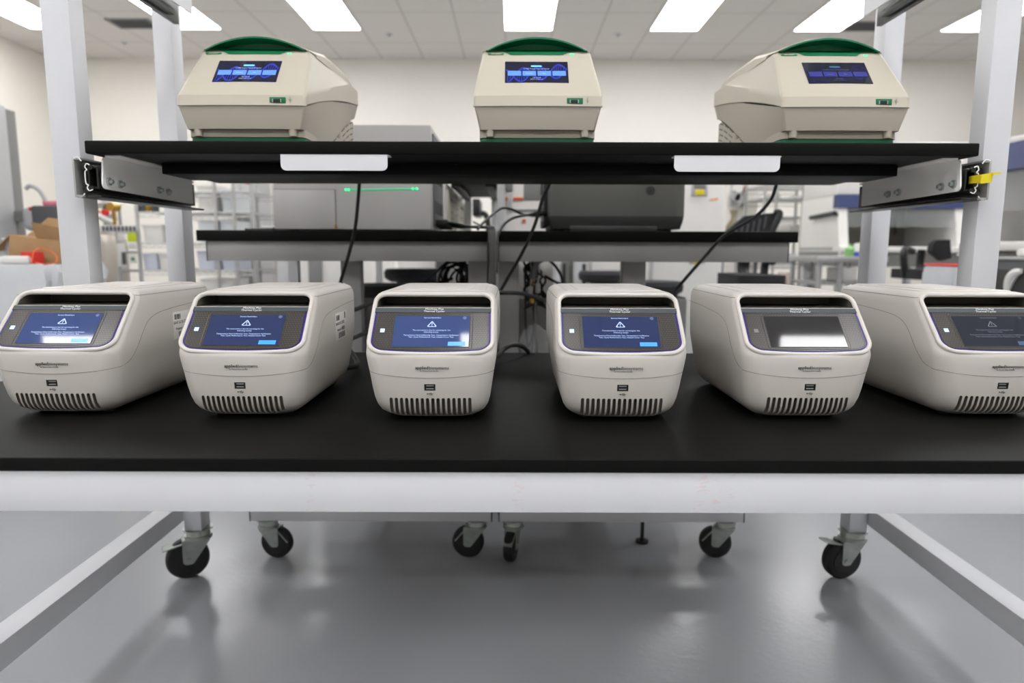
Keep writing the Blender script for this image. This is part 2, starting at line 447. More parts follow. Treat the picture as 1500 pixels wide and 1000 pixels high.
    for z in (.0638, .0692): b.box(-.0066, .0066, yy + .0012, yy + .004, z - .0007, z + .0007, mi=1)
    b.box(-.0052, .0052, yy + .0016, yy + .004, .0657, .0673, mi=0)
    for x in (-.0074, .0074): b.box(x - .0007, x + .0007, yy + .0012, yy + .004, .0635, .0695, mi=0)
    T['usb'] = b.mesh('usb_port', [M_blackpl, M_steel])
    b = MB(); z0 = .0545; y = tc_surf_front(0, z0) - .0003
    P = lambda x, z: Vector((x, y, z0 + z))
    b.tube([P(-.0045, 0), P(.0045, 0)], .00035, 5, smooth=False); b.lathe([(.0001, -.0002), (.0011, -.0002), (.0011, .0002), (.0001, .0002)], (0, 0, 0), 10, M=Matrix.Translation(P(-.0045, 0)) @ Matrix.Rotation(math.pi / 2, 4, 'X'))
    b.tube([P(-.002, 0), P(0, .0016), P(.002, .0016)], .0003, 5, smooth=False); b.tube([P(-.0008, 0), P(.001, -.0016), P(.0030, -.0016)], .0003, 5, smooth=False)
    b.prism([P(.0045, .0009), P(.0062, 0), P(.0045, -.0009)], (0, .0004, 0)); b.box(.0018, .0030, y - .0001, y + .0003, z0 + .0010, z0 + .0022); b.box(.003, .0042, y - .0001, y + .0003, z0 - .0022, z0 - .0010)
    T['usbsym'] = b.mesh('usb_symbol', [M_ink])
    b = MB(); b.text('applied', .0082, FM(-.0018, .1025), ax='RIGHT', bold=.0001); b.text('biosystems', .0082, FM(-.0014, .1025), ax='LEFT')
    b.text('by Thermo Fisher Scientific', .0030, FM(0, .0968))
    T['logo'] = b.mesh('front_lettering', [M_ink])
    b = MB()
    for sx in (-1, 1):
        for y in (.07, .36): b.cyl((sx * .062, y, -.0005), (sx * .062, y, .004), .011, n=16)
    T['feet'] = b.mesh('feet', [M_rubber])
    # stickers on the right flank
    def SM(y, z, off=.0005): return Matrix.Translation((interp(TCP, z)[0] + off, y, z)) @ Matrix(((0, 0, 1, 0), (1, 0, 0, 0), (0, 1, 0, 0), (0, 0, 0, 1)))
    b = MB(); b.box(.1189, .1192, .225, .320, .118, .176, .0001); T['sticker'] = b.mesh('asset_sticker', [M_offwhite])
    b = MB()
    X = .1192
    for i, w in enumerate((.004, .003, .0045, .0035, .003)): b.box(X, X + .0002, .232 + i * .0056, .232 + i * .0056 + w, .160, .171)
    for i, w in enumerate((.004, .005, .003, .0045)): b.box(X, X + .0002, .275 + i * .0065, .275 + i * .0065 + w, .136, .144)
    b.box(X, X + .0002, .300, .308, .160, .174)
    M = lambda y, z: Matrix.Translation((X + .0001, y, z)) @ Matrix(((0, 0, 1, 0), (1, 0, 0, 0), (0, 1, 0, 0), (0, 0, 0, 1)))
    b.text('0A47-0130-T2872', .0095, M(.262, .1525)); b.text('Property of', .0075, M(.253, .1395))
    for i in range(16): b.box(X, X + .0002, .246 + i * .0036, .246 + i * .0036 + (.0011, .0022, .0016)[i % 3], .121, .133)
    T['stickertxt'] = b.mesh('sticker_print', [M_ink])
tc_meshes()
KC = .82     # size of the white cyclers relative to the dimensions written above
ZT = HC - .312 * KC
def cycler(px, dY, label, mode='lit', sticker=False, seed=0):
    Y0 = (1.197 + dY) * KC
    x = (px - 750) / FPX * (Y0 * math.cos(PITCH) + .185 * KC * math.sin(PITCH))
    t = thing('thermal_cycler', label, 'thermal cycler', (x, Y0, ZT), 0, 'white thermal cyclers on the lower worktop')
    t.scale = (KC,) * 3
    T = TC
    obj('housing', T['housing'], t); obj('lid', T['lid'], t); obj('feet', T['feet'], t)
    bz = obj('bezel', T['bezel'], t); obj('purple_trim', T['trim'], bz); obj('screen_surround', T['sframe'], bz)
    st = obj('title_strip', T['strip'], t); obj('title_lettering', T['striptxt'], st)
    sc = obj('touch_screen', T['screen' if mode == 'lit' else 'screen_' + mode], t)
    if mode != 'off':
        d = '_dim' if mode == 'dim' else ''
        obj('warning_symbol', T['warn' + d], sc); obj('screen_message', T['stext' + d], sc); obj('screen_heading', T['shead' + d], sc); obj('close_icon', T['sclose' + d], sc); obj('screen_button', T['sbtn' + d], sc)
    obj('status_light', T['led_off' if mode == 'off' else 'led'], t)
    obj('usb_port', T['usb'], t); obj('usb_symbol', T['usbsym'], t); obj('front_lettering', T['logo'], t)
    if sticker:
        s = obj('asset_sticker', T['sticker'], t); obj('sticker_print', T['stickertxt'], s)
    return t
cycler(70, .030, 'white thermal cycler with glare on its lit blue screen, leftmost of the six', 'lit', True)
cycler(348, .012, 'white thermal cycler with lit blue screen and side stickers, second from the left', 'mid', True)
cycler(628.7, 0, 'white thermal cycler with the brightest blue screen, just left of the worktop middle', 'lit')
cycler(914, 0, 'white thermal cycler with deeper blue screen, just right of the middle of the lower worktop', 'mid')
cycler(1191, .012, 'white thermal cycler with dark screen and white glare across it, second from the right', 'off')
cycler(1476, .030, 'white thermal cycler with dim grey screen, rightmost of the six', 'dim')
# ------------------------------------------------------------------ cream cyclers on the pull-out shelf
ZS = HC + .195      # top of the pull-out shelf
def sm(t): t = max(0, min(1, t)); return t * t * (3 - 2 * t)
BD = .455
def zb(y): return .034 if y < .06 else (.034 - .006 * sm((y - .06) / .06) + .108 * sm((y - .13) / .34))
def zs(y): return .0755 + .290 * y - .20 * y * y
def zr(y): return min(.1985, .0955 + .31 * y - .07 * y * y)
ZTOP = .200
def hwb(y): return .113 + .006 * sm(y / .3)           # half width along the bottom edge of the lower shell
def hws(y): return .1235 + .003 * sm(y / .3)
def hwt(y): return .1085 + .0155 * sm((y - .10) / .34)
CK = [(zb, hwb, .010, .450), (zs, hws, 0., .455), (zr, hws, .0025, .455), (lambda y: ZTOP, hwt, .092, .430)]
def cream_ring(a, b, t, dx=0):
    z0, h0, f0, b0 = CK[a]; z1, h1, f1, b1 = CK[b]
    yf = f0 + (f1 - f0) * t; yb = b0 + (b1 - b0) * t
    pts = []
    L = lambda y: (h0(y) + (h1(y) - h0(y)) * t - dx, z0(y - yf) + (z1(y - yf) - z0(y - yf)) * t)
    r = .007
    hw, z = L(yf)
    nf = 13
    for i in range(nf):
        x = -(hw - r) + 2 * (hw - r) * i / (nf - 1)
        pts.append(Vector((x, yf + .004 * (x / hw) ** 2 + dx, z)))
    for k in range(1, 4):
        an = -math.pi / 2 + math.pi / 2 * k / 4; pts.append(Vector((hw - r + r * math.cos(an), yf + .004 + r + r * math.sin(an), z)))
    ns = 22
    for i in range(ns):
        y = yf + r + .004 + (yb - r - yf - r - .004) * i / (ns - 1); h, zz = L(y); pts.append(Vector((h, y, zz)))
    h, zz = L(yb)
    for k in range(1, 4):
        an = math.pi / 2 * k / 4; pts.append(Vector((h - r + r * math.cos(an), yb - r + r * math.sin(an), zz)))
    full = pts + [Vector((-p.x, p.y, p.z)) for p in pts[nf:][::-1]]
    # back edge
    return full
QO = Vector((0, .0025, .0955)); QT = Vector((0, .0895, ZTOP - .0955)); QL = QT.length; QT.normalize(); QN = Vector((0, -QT.z, QT.y))
def qan(s, t, n=0): return QO + Vector((s, .004 * (s / .12) ** 2 * .6, 0)) + QT * t + QN * n
def QM(s, t, n): return Matrix.Translation(qan(s, t, n)) @ Matrix(((1, 0, 0, 0), (0, QT.y, QN.y, 0), (0, QT.z, QN.z, 0), (0, 0, 0, 1)))
def qflat(s, t, n=0): return QO + Vector((s, 0, 0)) + QT * t + QN * n
CC = {}
def cream_meshes():
    b = MB(); b.loft([cream_ring(0, 1, k / 5, .0012) for k in range(6)]); CC['lower'] = b.mesh('lower_shell', [M_cream2], 30)
    b = MB()
    rings = [cream_ring(1, 2, k / 3) for k in range(3)] + [cream_ring(2, 3, k / 10) for k in range(11)]
    top = rings[-1]; rings.append([Vector((p.x * .985, .25 + (p.y - .25) * .985, p.z + .0015)) for p in top])
    b.loft(rings)
    b.tube([p + Vector((0, -.0003, 0)) for p in cream_ring(1, 2, 0)], .0006, 5, mi=1, closed=True, smooth=False)
    for s in (-1, 1): b.tube([Vector((s * (hwt(y - .092) + .0004), y, ZTOP + .0004)) for y in (.100, .14, .18, .22, .26, .30, .34, .38, .41)], .0006, 5, mi=1)
    CC['upper'] = b.mesh('upper_shell', [M_cream, M_seam], 30)
    b = MB(); o = rpoly([(-.1130, .024, .012), (.1130, .024, .012), (.1165, .44, .012), (-.1165, .44, .012)])
    b.loft([[Vector((p.x, p.y, z)) for p in o] for z in (.0205, .0345)])
    o2 = rpoly([(-.1110, .13, .01), (.1110, .13, .01), (.1160, .447, .012), (-.1160, .447, .012)])
    b.loft([[Vector((p.x, p.y, z)) for p in o2] for z in (.0006, .060)])
    o3 = rpoly([(-.1137, .30, .01), (.1137, .30, .01), (.1160, .447, .012), (-.1160, .447, .012)])
    b.loft([[Vector((p.x, p.y, z)) for p in o3] for z in (.055, .120)])
    for s in (-1, 1): b.cyl((s * .092, .0225, .0215), (s * .092, .0225, .034), .0075, .009, 12)
    # vent dashes that follow the curved lower edge
    for s in (-1, 1):
        for row in range(6):
            for d in range(7):
                y0 = .17 + d * .038 + (row % 2) * .006; z0 = zb(y0) - .013 - row * .0135; z1 = zb(y0 + .027) - .013 - row * .0135
                if min(z0, z1) < .008 or (max(z0, z1) > .058 and y0 < .305): continue
                xx = s * (.1110 + .0050 * (y0 - .13) / .317)
                b.prism([(xx, y0, z0), (xx, y0 + .027, z1), (xx, y0 + .027, z1 + .003), (xx, y0, z0 + .003)], (s * .0006, 0, 0), 1)
    CC['base'] = b.mesh('vented_base', [M_cream2, M_tcdark], 30)
    b = MB(); o = rpoly([(-.1115, .026, .012), (.1115, .026, .012), (.1115, .20, .012), (-.1115, .20, .012)])
    b.loft([[Vector((p.x, p.y, z)) for p in o] for z in (0, .0195)]); CC['tray'] = b.mesh('drip_tray', [M_green])
    # arched lid with scooped green handle at its front
    def arch(hw, h, n=22, z0=ZTOP):
        R_ = (hw * hw + h * h) / (2 * h); a = math.asin(hw / R_)
        return [Vector((R_ * math.sin(-a + 2 * a * k / n), 0, z0 + R_ * math.cos(-a + 2 * a * k / n) - (R_ - h))) for k in range(n + 1)]
    b = MB()
    rings = []
    for y, hw, h in ((.0955, .1085, .0285), (.100, .1088, .0300), (.14, .1105, .0320), (.20, .1130, .0335), (.27, .1155, .034), (.33, .118, .033), (.37, .1195, .030), (.40, .1200, .022), (.413, .1200, .012)):
        side = .62 * h * sm((y - .10) / .10)
        A_ = arch(hw, h - side, z0=ZTOP + side) if side > 0 else arch(hw, h)
        base = [Vector((-hw, 0, ZTOP)), Vector((hw, 0, ZTOP))]
        if side > .004: A_ = [base[0]] + [Vector((-hw, 0, ZTOP + side * .7))] + [p if i_ not in (0, 22) else p + Vector((.004 * (1 if p.x < 0 else -1), 0, 0)) for i_, p in enumerate(A_)][0:23] + [Vector((hw, 0, ZTOP + side * .7))] + [base[1]]
        else: A_ = [A_[0], A_[0].copy()] + A_ + [A_[-1].copy(), A_[-1].copy()]
        rings.append([p + Vector((0, y, 0)) for p in A_])
    # hollow the front: inner wall
    b.loft([r + [Vector((r[-1].x, r[-1].y, ZTOP - .001)), Vector((r[0].x, r[0].y, ZTOP - .001))] for r in rings[2:]])
    out = [r[2:25] if i_ < 2 else r[2:25] for i_, r in enumerate(rings[:3])]; inn = [[p + Vector((0, y, 0)) for p in arch(.1060, .0272)] for y in (.0955, .100, .14)]
    for i in range(2):
        for j in range(22):
            pass
    t = bmesh.new()
    def quads(A, B):
        VA = [t.verts.new(p) for p in A]; VB = [t.verts.new(p) for p in B]
        for j in range(len(A) - 1): t.faces.new((VA[j], VA[j + 1], VB[j + 1], VB[j]))
    quads(out[0], out[1]); quads(out[1], out[2]); quads(out[0], inn[0]); quads(inn[0], inn[2])
    bmesh.ops.remove_doubles(t, verts=t.verts, dist=1e-5); bmesh.ops.recalc_face_normals(t, faces=t.faces)
    b._take(t); CC['lid'] = b.mesh('lid', [M_cream], 30)
    b = MB(); t = bmesh.new()
    A = [p + Vector((0, .0885, 0)) for p in arch(.1020, .0268)]; A2 = [p + Vector((0, .0885, 0)) for p in arch(.0975, .0235)]
    Bq = [p + Vector((0, .118, 0)) for p in arch(.0950, .0215)]; O2 = [p + Vector((0, .130, 0)) for p in arch(.1050, .0268)]
    quads(A, A2); quads(A2, Bq); quads(A, O2)
    v = [t.verts.new(p) for p in Bq]; t.faces.new(v)
    fl = [Vector((-.1020, .0885, ZTOP + .0017)), Vector((.1020, .0885, ZTOP + .0017)), Vector((.1, .13, ZTOP + .0017)), Vector((-.1, .13, ZTOP + .0017))]
    t.faces.new([t.verts.new(p) for p in fl])
    bmesh.ops.remove_doubles(t, verts=t.verts, dist=1e-5); bmesh.ops.recalc_face_normals(t, faces=t.faces)
    b._take(t)
    lip = [(-.082, QL + .001), (-.066, QL - .002), (-.054, QL - .0095), (-.044, QL - .0120), (.044, QL - .0120), (.054, QL - .0095), (.066, QL - .002), (.082, QL + .001)]
    lip = [(p.x, p.y) for p in catmull([Vector((a, c, 0)) for a, c in lip], 4)]
    b.prism([qflat(x, y, .0004) for x, y in lip], QN * .0016 + Vector((0, .004, 0)))
    CC['handle'] = b.mesh('handle', [M_green], 30)
    # touch screen with helix picture and four tiles
    x0, x1, y0, y1 = -.0635, .0605, .0385, .1035
    b = MB(); b.prism([qflat(x, y, -.003) for x, y in ((x0, y0), (x1, y0), (x1, y1), (x0, y1))], QN * .0036); CC['scr'] = b.mesh('touch_screen', [M_nav])
    b = MB()
    def band(f, w, n=30, n0=.0007):
        pr = None
        for k in range(n + 1):
            u = k / n; x = x0 + .002 + (x1 - x0 - .004) * u; y = f(u); ya = max(y0 + .001, min(y1 - .001, y - w / 2)); yb_ = max(y0 + .001, min(y1 - .001, y + w / 2))
            cur = (qflat(x, ya, n0), qflat(x, yb_, n0))
            if pr and yb_ - ya > .0002: b.prism([pr[0], cur[0], cur[1], pr[1]], QN * .00015)
            pr = cur
    f1 = lambda u: .066 + .021 * math.sin((u - .06) * 11.0 + 2.6) + .018 * (u - .5)
    f2 = lambda u: .066 - .021 * math.sin((u - .06) * 11.0 + 2.2) + .018 * (u - .5)
    band(f1, .005); band(f2, .005)
    for k in range(26):
        u = (k + .5) / 26; x = x0 + .003 + (x1 - x0 - .006) * u; ya, yb_ = sorted((f1(u), f2(u)))
        ya = max(ya, y0 + .001); yb_ = min(yb_, y1 - .001)
        if yb_ - ya > .004: b.prism([qflat(x - .0006, ya, .0006), qflat(x + .0006, ya, .0006), qflat(x + .0016, yb_, .0006), qflat(x + .0004, yb_, .0006)], QN * .00015)
    CC['dna'] = b.mesh('screen_picture', [M_dna])
    b = MB()
    for k in range(4):
        x = x0 + .0055 + k * .0292
        b.prism([qflat(p.x, p.y, .0009) for p in rpoly([(x, .0590, .001), (x + .0262, .0590, .001), (x + .0262, .0735, .001), (x, .0735, .001)], 3)], QN * .0002)
    CC['tile'] = b.mesh('screen_tiles', [M_tile])
    b = MB(); b.prism([qflat(p.x, p.y, .0009) for p in rpoly([(-.0125, .0865, .0018), (.0090, .0865, .0018), (.0090, .0910, .0018), (-.0125, .0910, .0018)], 4)], QN * .0002)
    CC['pill'] = b.mesh('screen_badge', [M_pill])
    b = MB(); b.text('C1000 Touch Thermal Cycler', .0042, QM(-.0015, .0805, .0008) , ext=.0001); CC['ctitle'] = b.mesh('screen_title', [M_scr_txt])
    b = MB(); b.text('Tap Screen', .0036, QM(-.0015, .0535, .0008), ext=.0001); b.text('System ready to run', .0030, QM(-.0015, .0485, .0008), ext=.0001)
    CC['chint'] = b.mesh('screen_hint', [M_scr_txt]); b = MB()
    for k in range(4): b.text(('Run', 'Protocol', 'Files', 'Tools')[k], .0036, QM(x0 + .0185 + k * .0292, .0662, .0012), ext=.0001)
    CC['ctext'] = b.mesh('screen_text', [M_scr_txt])
    for k, m in (('scr', M_nav2), ('dna', M_dna2), ('tile', M_tile2), ('pill', M_pill2), ('ctext', M_scr_txt_dim), ('ctitle', M_scr_txt_dim), ('chint', M_scr_txt_dim)):
        c = CC[k].copy(); c.materials[0] = m; CC[k + '2'] = c
    # usb recess on the front band
    b = MB(); yf = .0012
    b.box(.055, .086, yf, yf + .006, .0798, .0912, .001); CC['usb'] = b.mesh('usb_recess', [M_green])
    b = MB(); b.box(.0625, .0765, yf - .0008, yf + .004, .0808, .0870, mi=0)
    for x in (.0615, .0770): b.box(x - .0008, x + .0008, yf - .0010, yf + .004, .0815, .0875, mi=1)
    CC['usbp'] = b.mesh('usb_port', [M_blackpl, M_steel])
    b = MB(); P = lambda x, z: Vector((.0945 + x, .0028, .0857 + z))
    b.tube([P(0, -.0045), P(0, .0045)], .0004, 5, smooth=False); b.tube([P(0, -.002), P(.0025, 0), P(.0025, .002)], .0003, 5, smooth=False); b.tube([P(0, -.001), P(-.0025, .001), P(-.0025, .003)], .0003, 5, smooth=False)
    b.prism([P(-.001, .0045), P(.001, .0045), P(0, .0062)], (0, .0004, 0))
    CC['usbs'] = b.mesh('usb_symbol', [M_mgrey])
    b = MB(); ol = rpoly([(-.0985, .1265, .0022), (-.0660, .1265, .0022), (-.0660, .1315, .0022), (-.0985, .1315, .0022)], 5)
    b.prism([qan(p.x, p.y, .0001) for p in ol], QN * .0005)
    CC['logo'] = b.mesh('maker_badge', [M_greenprint])
    b = MB(); b.text('BIO-RAD', .0050, QM(-.0823, .1290, .0007), ext=.0001, bold=.0001); CC['logot'] = b.mesh('badge_lettering', [M_cream])
    b = MB(); b.box(-.004, .004, -.0014, .0014, 0, .0012, .0005); me = b.mesh('status_light', [M_ledgreen])
    me.transform(QM(.0705, .1275, 0)); CC['led'] = me
cream_meshes()
def cream(px, label, dim=False):
    Y0 = 1.350; x = (px - 750) / FPX * (Y0 * math.cos(PITCH) - .273 * math.sin(PITCH))
    t = thing('cream_thermal_cycler', label, 'thermal cycler', (x, Y0, ZS), 0, 'cream and green thermal cyclers on the shelf')
    C_ = CC
    obj('lower_shell', C_['lower'], t); obj('upper_shell', C_['upper'], t); obj('vented_base', C_['base'], t); obj('drip_tray', C_['tray'], t)
    ld = obj('lid', C_['lid'], t); obj('handle', C_['handle'], ld)
    d = '2' if dim else ''
    s = obj('touch_screen', C_['scr' + d], t); obj('screen_picture', C_['dna' + d], s); obj('screen_tiles', C_['tile' + d], s); obj('screen_badge', C_['pill' + d], s); [obj(n_, C_[k_ + d], s) for n_, k_ in (('tile_captions', 'ctext'), ('screen_title', 'ctitle'), ('screen_hint', 'chint'))]
    u = obj('usb_recess', C_['usb'], t); obj('usb_port', C_['usbp'], u); obj('usb_symbol', C_['usbs'], t)
    g = obj('maker_badge', C_['logo'], t); obj('badge_lettering', C_['logot'], g); obj('status_light', C_['led'], t)
    return t
cream(351, 'cream thermal cycler with green handle on the shelf, its vented right flank in view')
cream(787, 'cream thermal cycler with green handle seen straight on at the middle of the shelf')
cream(1240, 'cream thermal cycler with green handle and dimmer screen, its vented left flank in view', True)

# ------------------------------------------------------------------ casters
def caster(parent, x, y, ztop, ang, edge=0, pedal=True, label=None):
    """swivel caster; ang = heading of the pedal in the floor plane"""
    b = MB()
    Mx = Matrix.Translation((x, y, 0)) @ Matrix.Rotation(ang, 4, 'Z') @ Matrix.Scale(ztop / .130, 4)
    ztop = .130
    zw = .0525; off = -.028; wr = .0525
    b.cyl((0, 0, ztop - .004), (0, 0, ztop), .036, n=24, M=Mx); b.cyl((0, 0, ztop - .020), (0, 0, ztop - .004), .030, .026, 24, M=Mx); b.cyl((0, 0, ztop - .026), (0, 0, ztop - .018), .034, n=24, M=Mx)
    for s in (-1, 1):
        pl = rpoly([(off - .012, zw - .012, .010), (off + .012, zw - .012, .010), (.030, ztop - .026, .004), (-.040, ztop - .026, .004)], 4)
        b.prism([(p.x, s * .019 - .0013, p.y) for p in pl], (0, .0026, 0), M=Mx)
    b.box(-.040, .030, -.0203, .0203, ztop - .0285, ztop - .0245, .001, M=Mx)
    b.cyl((off, -.024, zw), (off, .024, zw), .006, n=12, M=Mx)
    f = b.build('caster', [M_zinc], parent)
    if label: f['label'] = label
    w = MB(); pr = [(.010, -.0155), (.039, -.0155), (.0475, -.0145), (.052, -.009), (.0525, 0), (.052, .009), (.0475, .0145), (.039, .0155), (.010, .0155)]
    w.lathe(pr, (0, 0, 0), 36, M=Mx @ Matrix.Translation((off, 0, zw)) @ Matrix.Rotation(math.pi / 2, 4, 'X'))
    for s in (-1, 1): w.lathe([(.0001, -.001), (.031, -.001), (.033, .002), (.0001, .002)], (0, 0, 0), 24, mi=1, M=Mx @ Matrix.Translation((off, s * .0160, zw)) @ Matrix.Rotation(math.pi / 2, 4, 'X'))
    w.build('wheel', [M_rubber, M_blackpl], f)
    if pedal:
        p = MB(); Mp = Mx @ Matrix.Translation((-.036, 0, ztop - .034)) @ Matrix.Rotation(R(-edge), 4, 'Y')
        p.box(-.052, .002, -.017, .017, -.002, .002, .001, M=Mp)
        for k in range(4): p.box(-.048 + k * .006, -.045 + k * .006, -.014, .014, .002, .0032, M=Mp)
        p.box(-.016, -.006, -.006, .006, .002, .006, mi=1, M=Mp)
        p.build('brake_pedal', [M_zinc, M_blackpl], f)
    return f

# ------------------------------------------------------------------ front mobile workbench
ZT_ = ZT
wb = thing('mobile_workbench', 'white framed mobile workbench with black worktop that carries the white thermal cyclers', 'workbench', (0, 0, 0))
YF = .992 * KC
b = MB(); b.box(-.99, 1.06, YF, 2.06 * KC, ZT - .0215 * KC, ZT - .0002, .0018, 3); b.build('worktop', [M_black], wb)
def apron_material():
    m = M_post.copy(); m.name = 'apron_with_marker_smudges'
    nt = m.node_tree; bs = nt.nodes['Principled BSDF']; src = bs.inputs['Base Color'].links[0].from_socket
    tc = nt.nodes.new('ShaderNodeTexCoord'); sx = nt.nodes.new('ShaderNodeSeparateXYZ'); nt.links.new(tc.outputs['Object'], sx.inputs[0])
    def M2(op, a, bb):
        n = nt.nodes.new('ShaderNodeMath'); n.operation = op
        for i, v in enumerate((a, bb)):
            if isinstance(v, (int, float)): n.inputs[i].default_value = v
            else: nt.links.new(v, n.inputs[i])
        return n.outputs[0]
    tot = None
    for c, w in ((-.250, .006), (.274, .004), (.255, .006), (.008, .008), (.235, .012)):
        d = M2('LESS_THAN', M2('ABSOLUTE', M2('SUBTRACT', sx.outputs['X'], c), 0), w)
        tot = d if tot is None else M2('MAXIMUM', tot, d)
    nz = nt.nodes.new('ShaderNodeTexNoise'); nz.inputs['Scale'].default_value = 260; nz.inputs['Detail'].default_value = 4
    mp = nt.nodes.new('ShaderNodeMapping'); mp.inputs['Scale'].default_value = (.35, 1, 1.2); nt.links.new(tc.outputs['Object'], mp.inputs[0]); nt.links.new(mp.outputs[0], nz.inputs['Vector'])
    f = M2('MULTIPLY', M2('MULTIPLY', M2('GREATER_THAN', nz.outputs['Fac'], .60), tot), .16)
    mx = nt.nodes.new('ShaderNodeMix'); mx.data_type = 'RGBA'; nt.links.new(f, mx.inputs['Factor']); nt.links.new(src, mx.inputs['A']); mx.inputs['B'].default_value = s2l((222, 120, 110)) + (1,)
    nt.links.new(mx.outputs['Result'], bs.inputs['Base Color'])
    return m
b = MB(); b.box(-.985, 1.055, YF + .003, YF + .040, ZT - .0855 * KC, ZT - .0217 * KC, .0012); b.build('apron', [apron_material()], wb)
b = MB(); b.box(-.97, 1.04, 1.60, 1.64, ZT - .0855 * KC, ZT - .0217 * KC, .0012); b.build('rear_apron', [M_post], wb)
ZPT = 2.05
posts = ((-.867, -.814, 1.32), (.885, .934, 1.32))
for x0, x1, y in posts:
    b = MB(); b.box(x0, x1, y, y + .045, ZT, ZPT, .002); b.build('post', [M_post], wb)
for x0, x1 in ((-.890, -.843), (.919, .967)):
    b = MB(); b.box(x0, x1, 1.772, 1.826, .138, ZPT, .002); b.build('post', [M_post], wb)
for x0, x1 in ((-.950, -.898), (.968, 1.020)):
    b = MB(); b.box(x0, x1, 1.06, 1.79, .160, .210, .002); b.build('side_rail', [M_post], wb)
    b = MB(); b.box(x0, x1, 1.008, 1.058, .138, ZT - .0715, .002); b.build('front_leg', [M_post], wb)
for x0, x1 in ((-.950, -.898), (.968, 1.020)):
    b = MB(); b.box(x0, x1, YF + .045, 1.83, ZT - .071, ZT - .0185, .002); b.build('frame_rail', [M_post], wb)
for x0, x1, y0 in ((-.867, -.814, 1.3), (.885, .934, 1.3)):
    b = MB(); b.box(x0, x1, 1.34, 1.80, ZPT - .05, ZPT, .002); b.build('top_rail', [M_post], wb)
b = MB(); b.box(-.88, .96, 1.78, 1.82, ZPT, ZPT + .05, .002); b.build('top_rail', [M_post], wb)
caster(wb, -.866, 1.80, .138, R(28), 12)
caster(wb, .943, 1.80, .138, R(12), -12)
caster(wb, -.924, 1.034, .138, R(10), 0); caster(wb, .994, 1.034, .138, R(170), 0)

# pull-out shelf on telescopic slides
sh = thing('pull_out_shelf', 'black pull-out shelf on steel slides carrying the cream and green thermal cyclers', 'shelf', (0, 0, 0))
XL, XR, YS = -.784, .855, 1.285
b = MB(); b.box(XL, XR, YS, 1.86, ZS - .0235, ZS, .003, 3); b.build('shelf_panel', [M_black], sh)
b = MB(); b.box(-.715, .785, 1.425, 1.56, HC + .150, ZS - .0235, .002); b.build('stiffener', [M_black], sh)
def steel_plate(mb, x, s):
    pl = rpoly([(1.297, HC + .110, .010), (1.66, HC + .104, .004), (1.66, ZS - .0265, .003), (1.305, ZS - .0265, .010)], 5)
    mb.prism([(x, p.x, p.y) for p in pl], (s * .003, 0, 0))
for s, x, xi, xo in ((1, -.762, -.784, -.813), (-1, .833, .855, .884)):
    b = MB(); steel_plate(b, x, -s); b.box(x - (.03 if s < 0 else 0), x + (.03 if s > 0 else 0), 1.31, 1.66, ZS - .0265, ZS - .0236, .0005)
    br = b.build('bracket', [M_bracket], sh)
    for y, z in ((1.315, .124), (1.352, .1225), (1.50, .124), (1.54, .123)):
        c = MB(); c.cyl((x, y, HC + z), (x + s * .004, y, HC + z), .0075, n=16); c.cyl((x + s * .003, y, HC + z), (x + s * .010, y, HC + z), .0050, .0042, 6)
        c.build('bolt', [M_zinc, M_slide], br)
    b = MB()
    lo, hi = min(xi, xo), max(xi, xo); w = hi - lo
    def chan(x0, open_s, z0, z1, mi=0, th=.003, dep=.012, y0=1.293, y1=1.74):
        b.box(x0 - th / 2, x0 + th / 2, y0, y1, z0, z1, mi=mi)
        for z in (z0, z1 - th): b.box(min(x0, x0 + open_s * dep), max(x0, x0 + open_s * dep), y0, y1, z, z + th, mi=mi)
    chan(xo + s * .003, s, HC + .094, HC + .165, 1, .0035, .013, 1.291, 1.745)
    chan(xo + s * .026, -s, HC + .104, HC + .155, 0, .003, .010, 1.297, 1.72)
    chan(xo + s * .0405, -s, HC + .110, HC + .150, 0, .003, .012, 1.300, 1.67)
    for z in (.110, .149):
        b.tube([(xo + s * .0135, 1.302, HC + z), (xo + s * .0135, 1.72, HC + z)], .0042, 8, mi=0, smooth=False)
        b.tube([(xo + s * .0300, 1.296, HC + z * .96 + .005), (xo + s * .0300, 1.68, HC + z * .96 + .005)], .0045, 8, smooth=False)
    for path in ([(.0185, .1585), (.0125, .1655), (.0050, .1640), (.0025, .1580), (.0025, .1010), (.0050, .0955), (.0125, .0940), (.0185, .1005)],
                 [(.0330, .1520), (.0270, .1540), (.0235, .1480), (.0265, .1430), (.0225, .1390), (.0225, .1190), (.0265, .1160), (.0235, .1110), (.0270, .1055), (.0330, .1075)]):
        b.tube([(xo + s * a_, 1.2905 + .0005 * i_, HC + c_) for i_, (a_, c_) in enumerate(path)], .0011, 6, 4, mi=2)
    b.box(min(xo, xo + s * .045), max(xo, xo + s * .045), 1.30, 1.73, HC + .0935, HC + .0975, .001)
    b.build('telescopic_slide', [M_slide, M_steel, M_bracket], sh)
b = MB(); q = rpoly([(.855, .121, .003), (.876, .124, .003), (.878, .141, .003), (.857, .138, .003)], 3)
b.prism([(p.x, 1.276, HC + p.y) for p in q], (0, .006, 0)); b.prism([(.874, 1.272, HC + .137), (.889, 1.272, HC + .1385), (.889, 1.272, HC + .1415), (.874, 1.272, HC + .141)], (0, .010, 0)); b.box(.856, .862, 1.278, 1.31, HC + .124, HC + .138)
lv = b.build('release_lever', [M_yellow], sh); lv['label'] = 'small yellow release lever at the slide end'
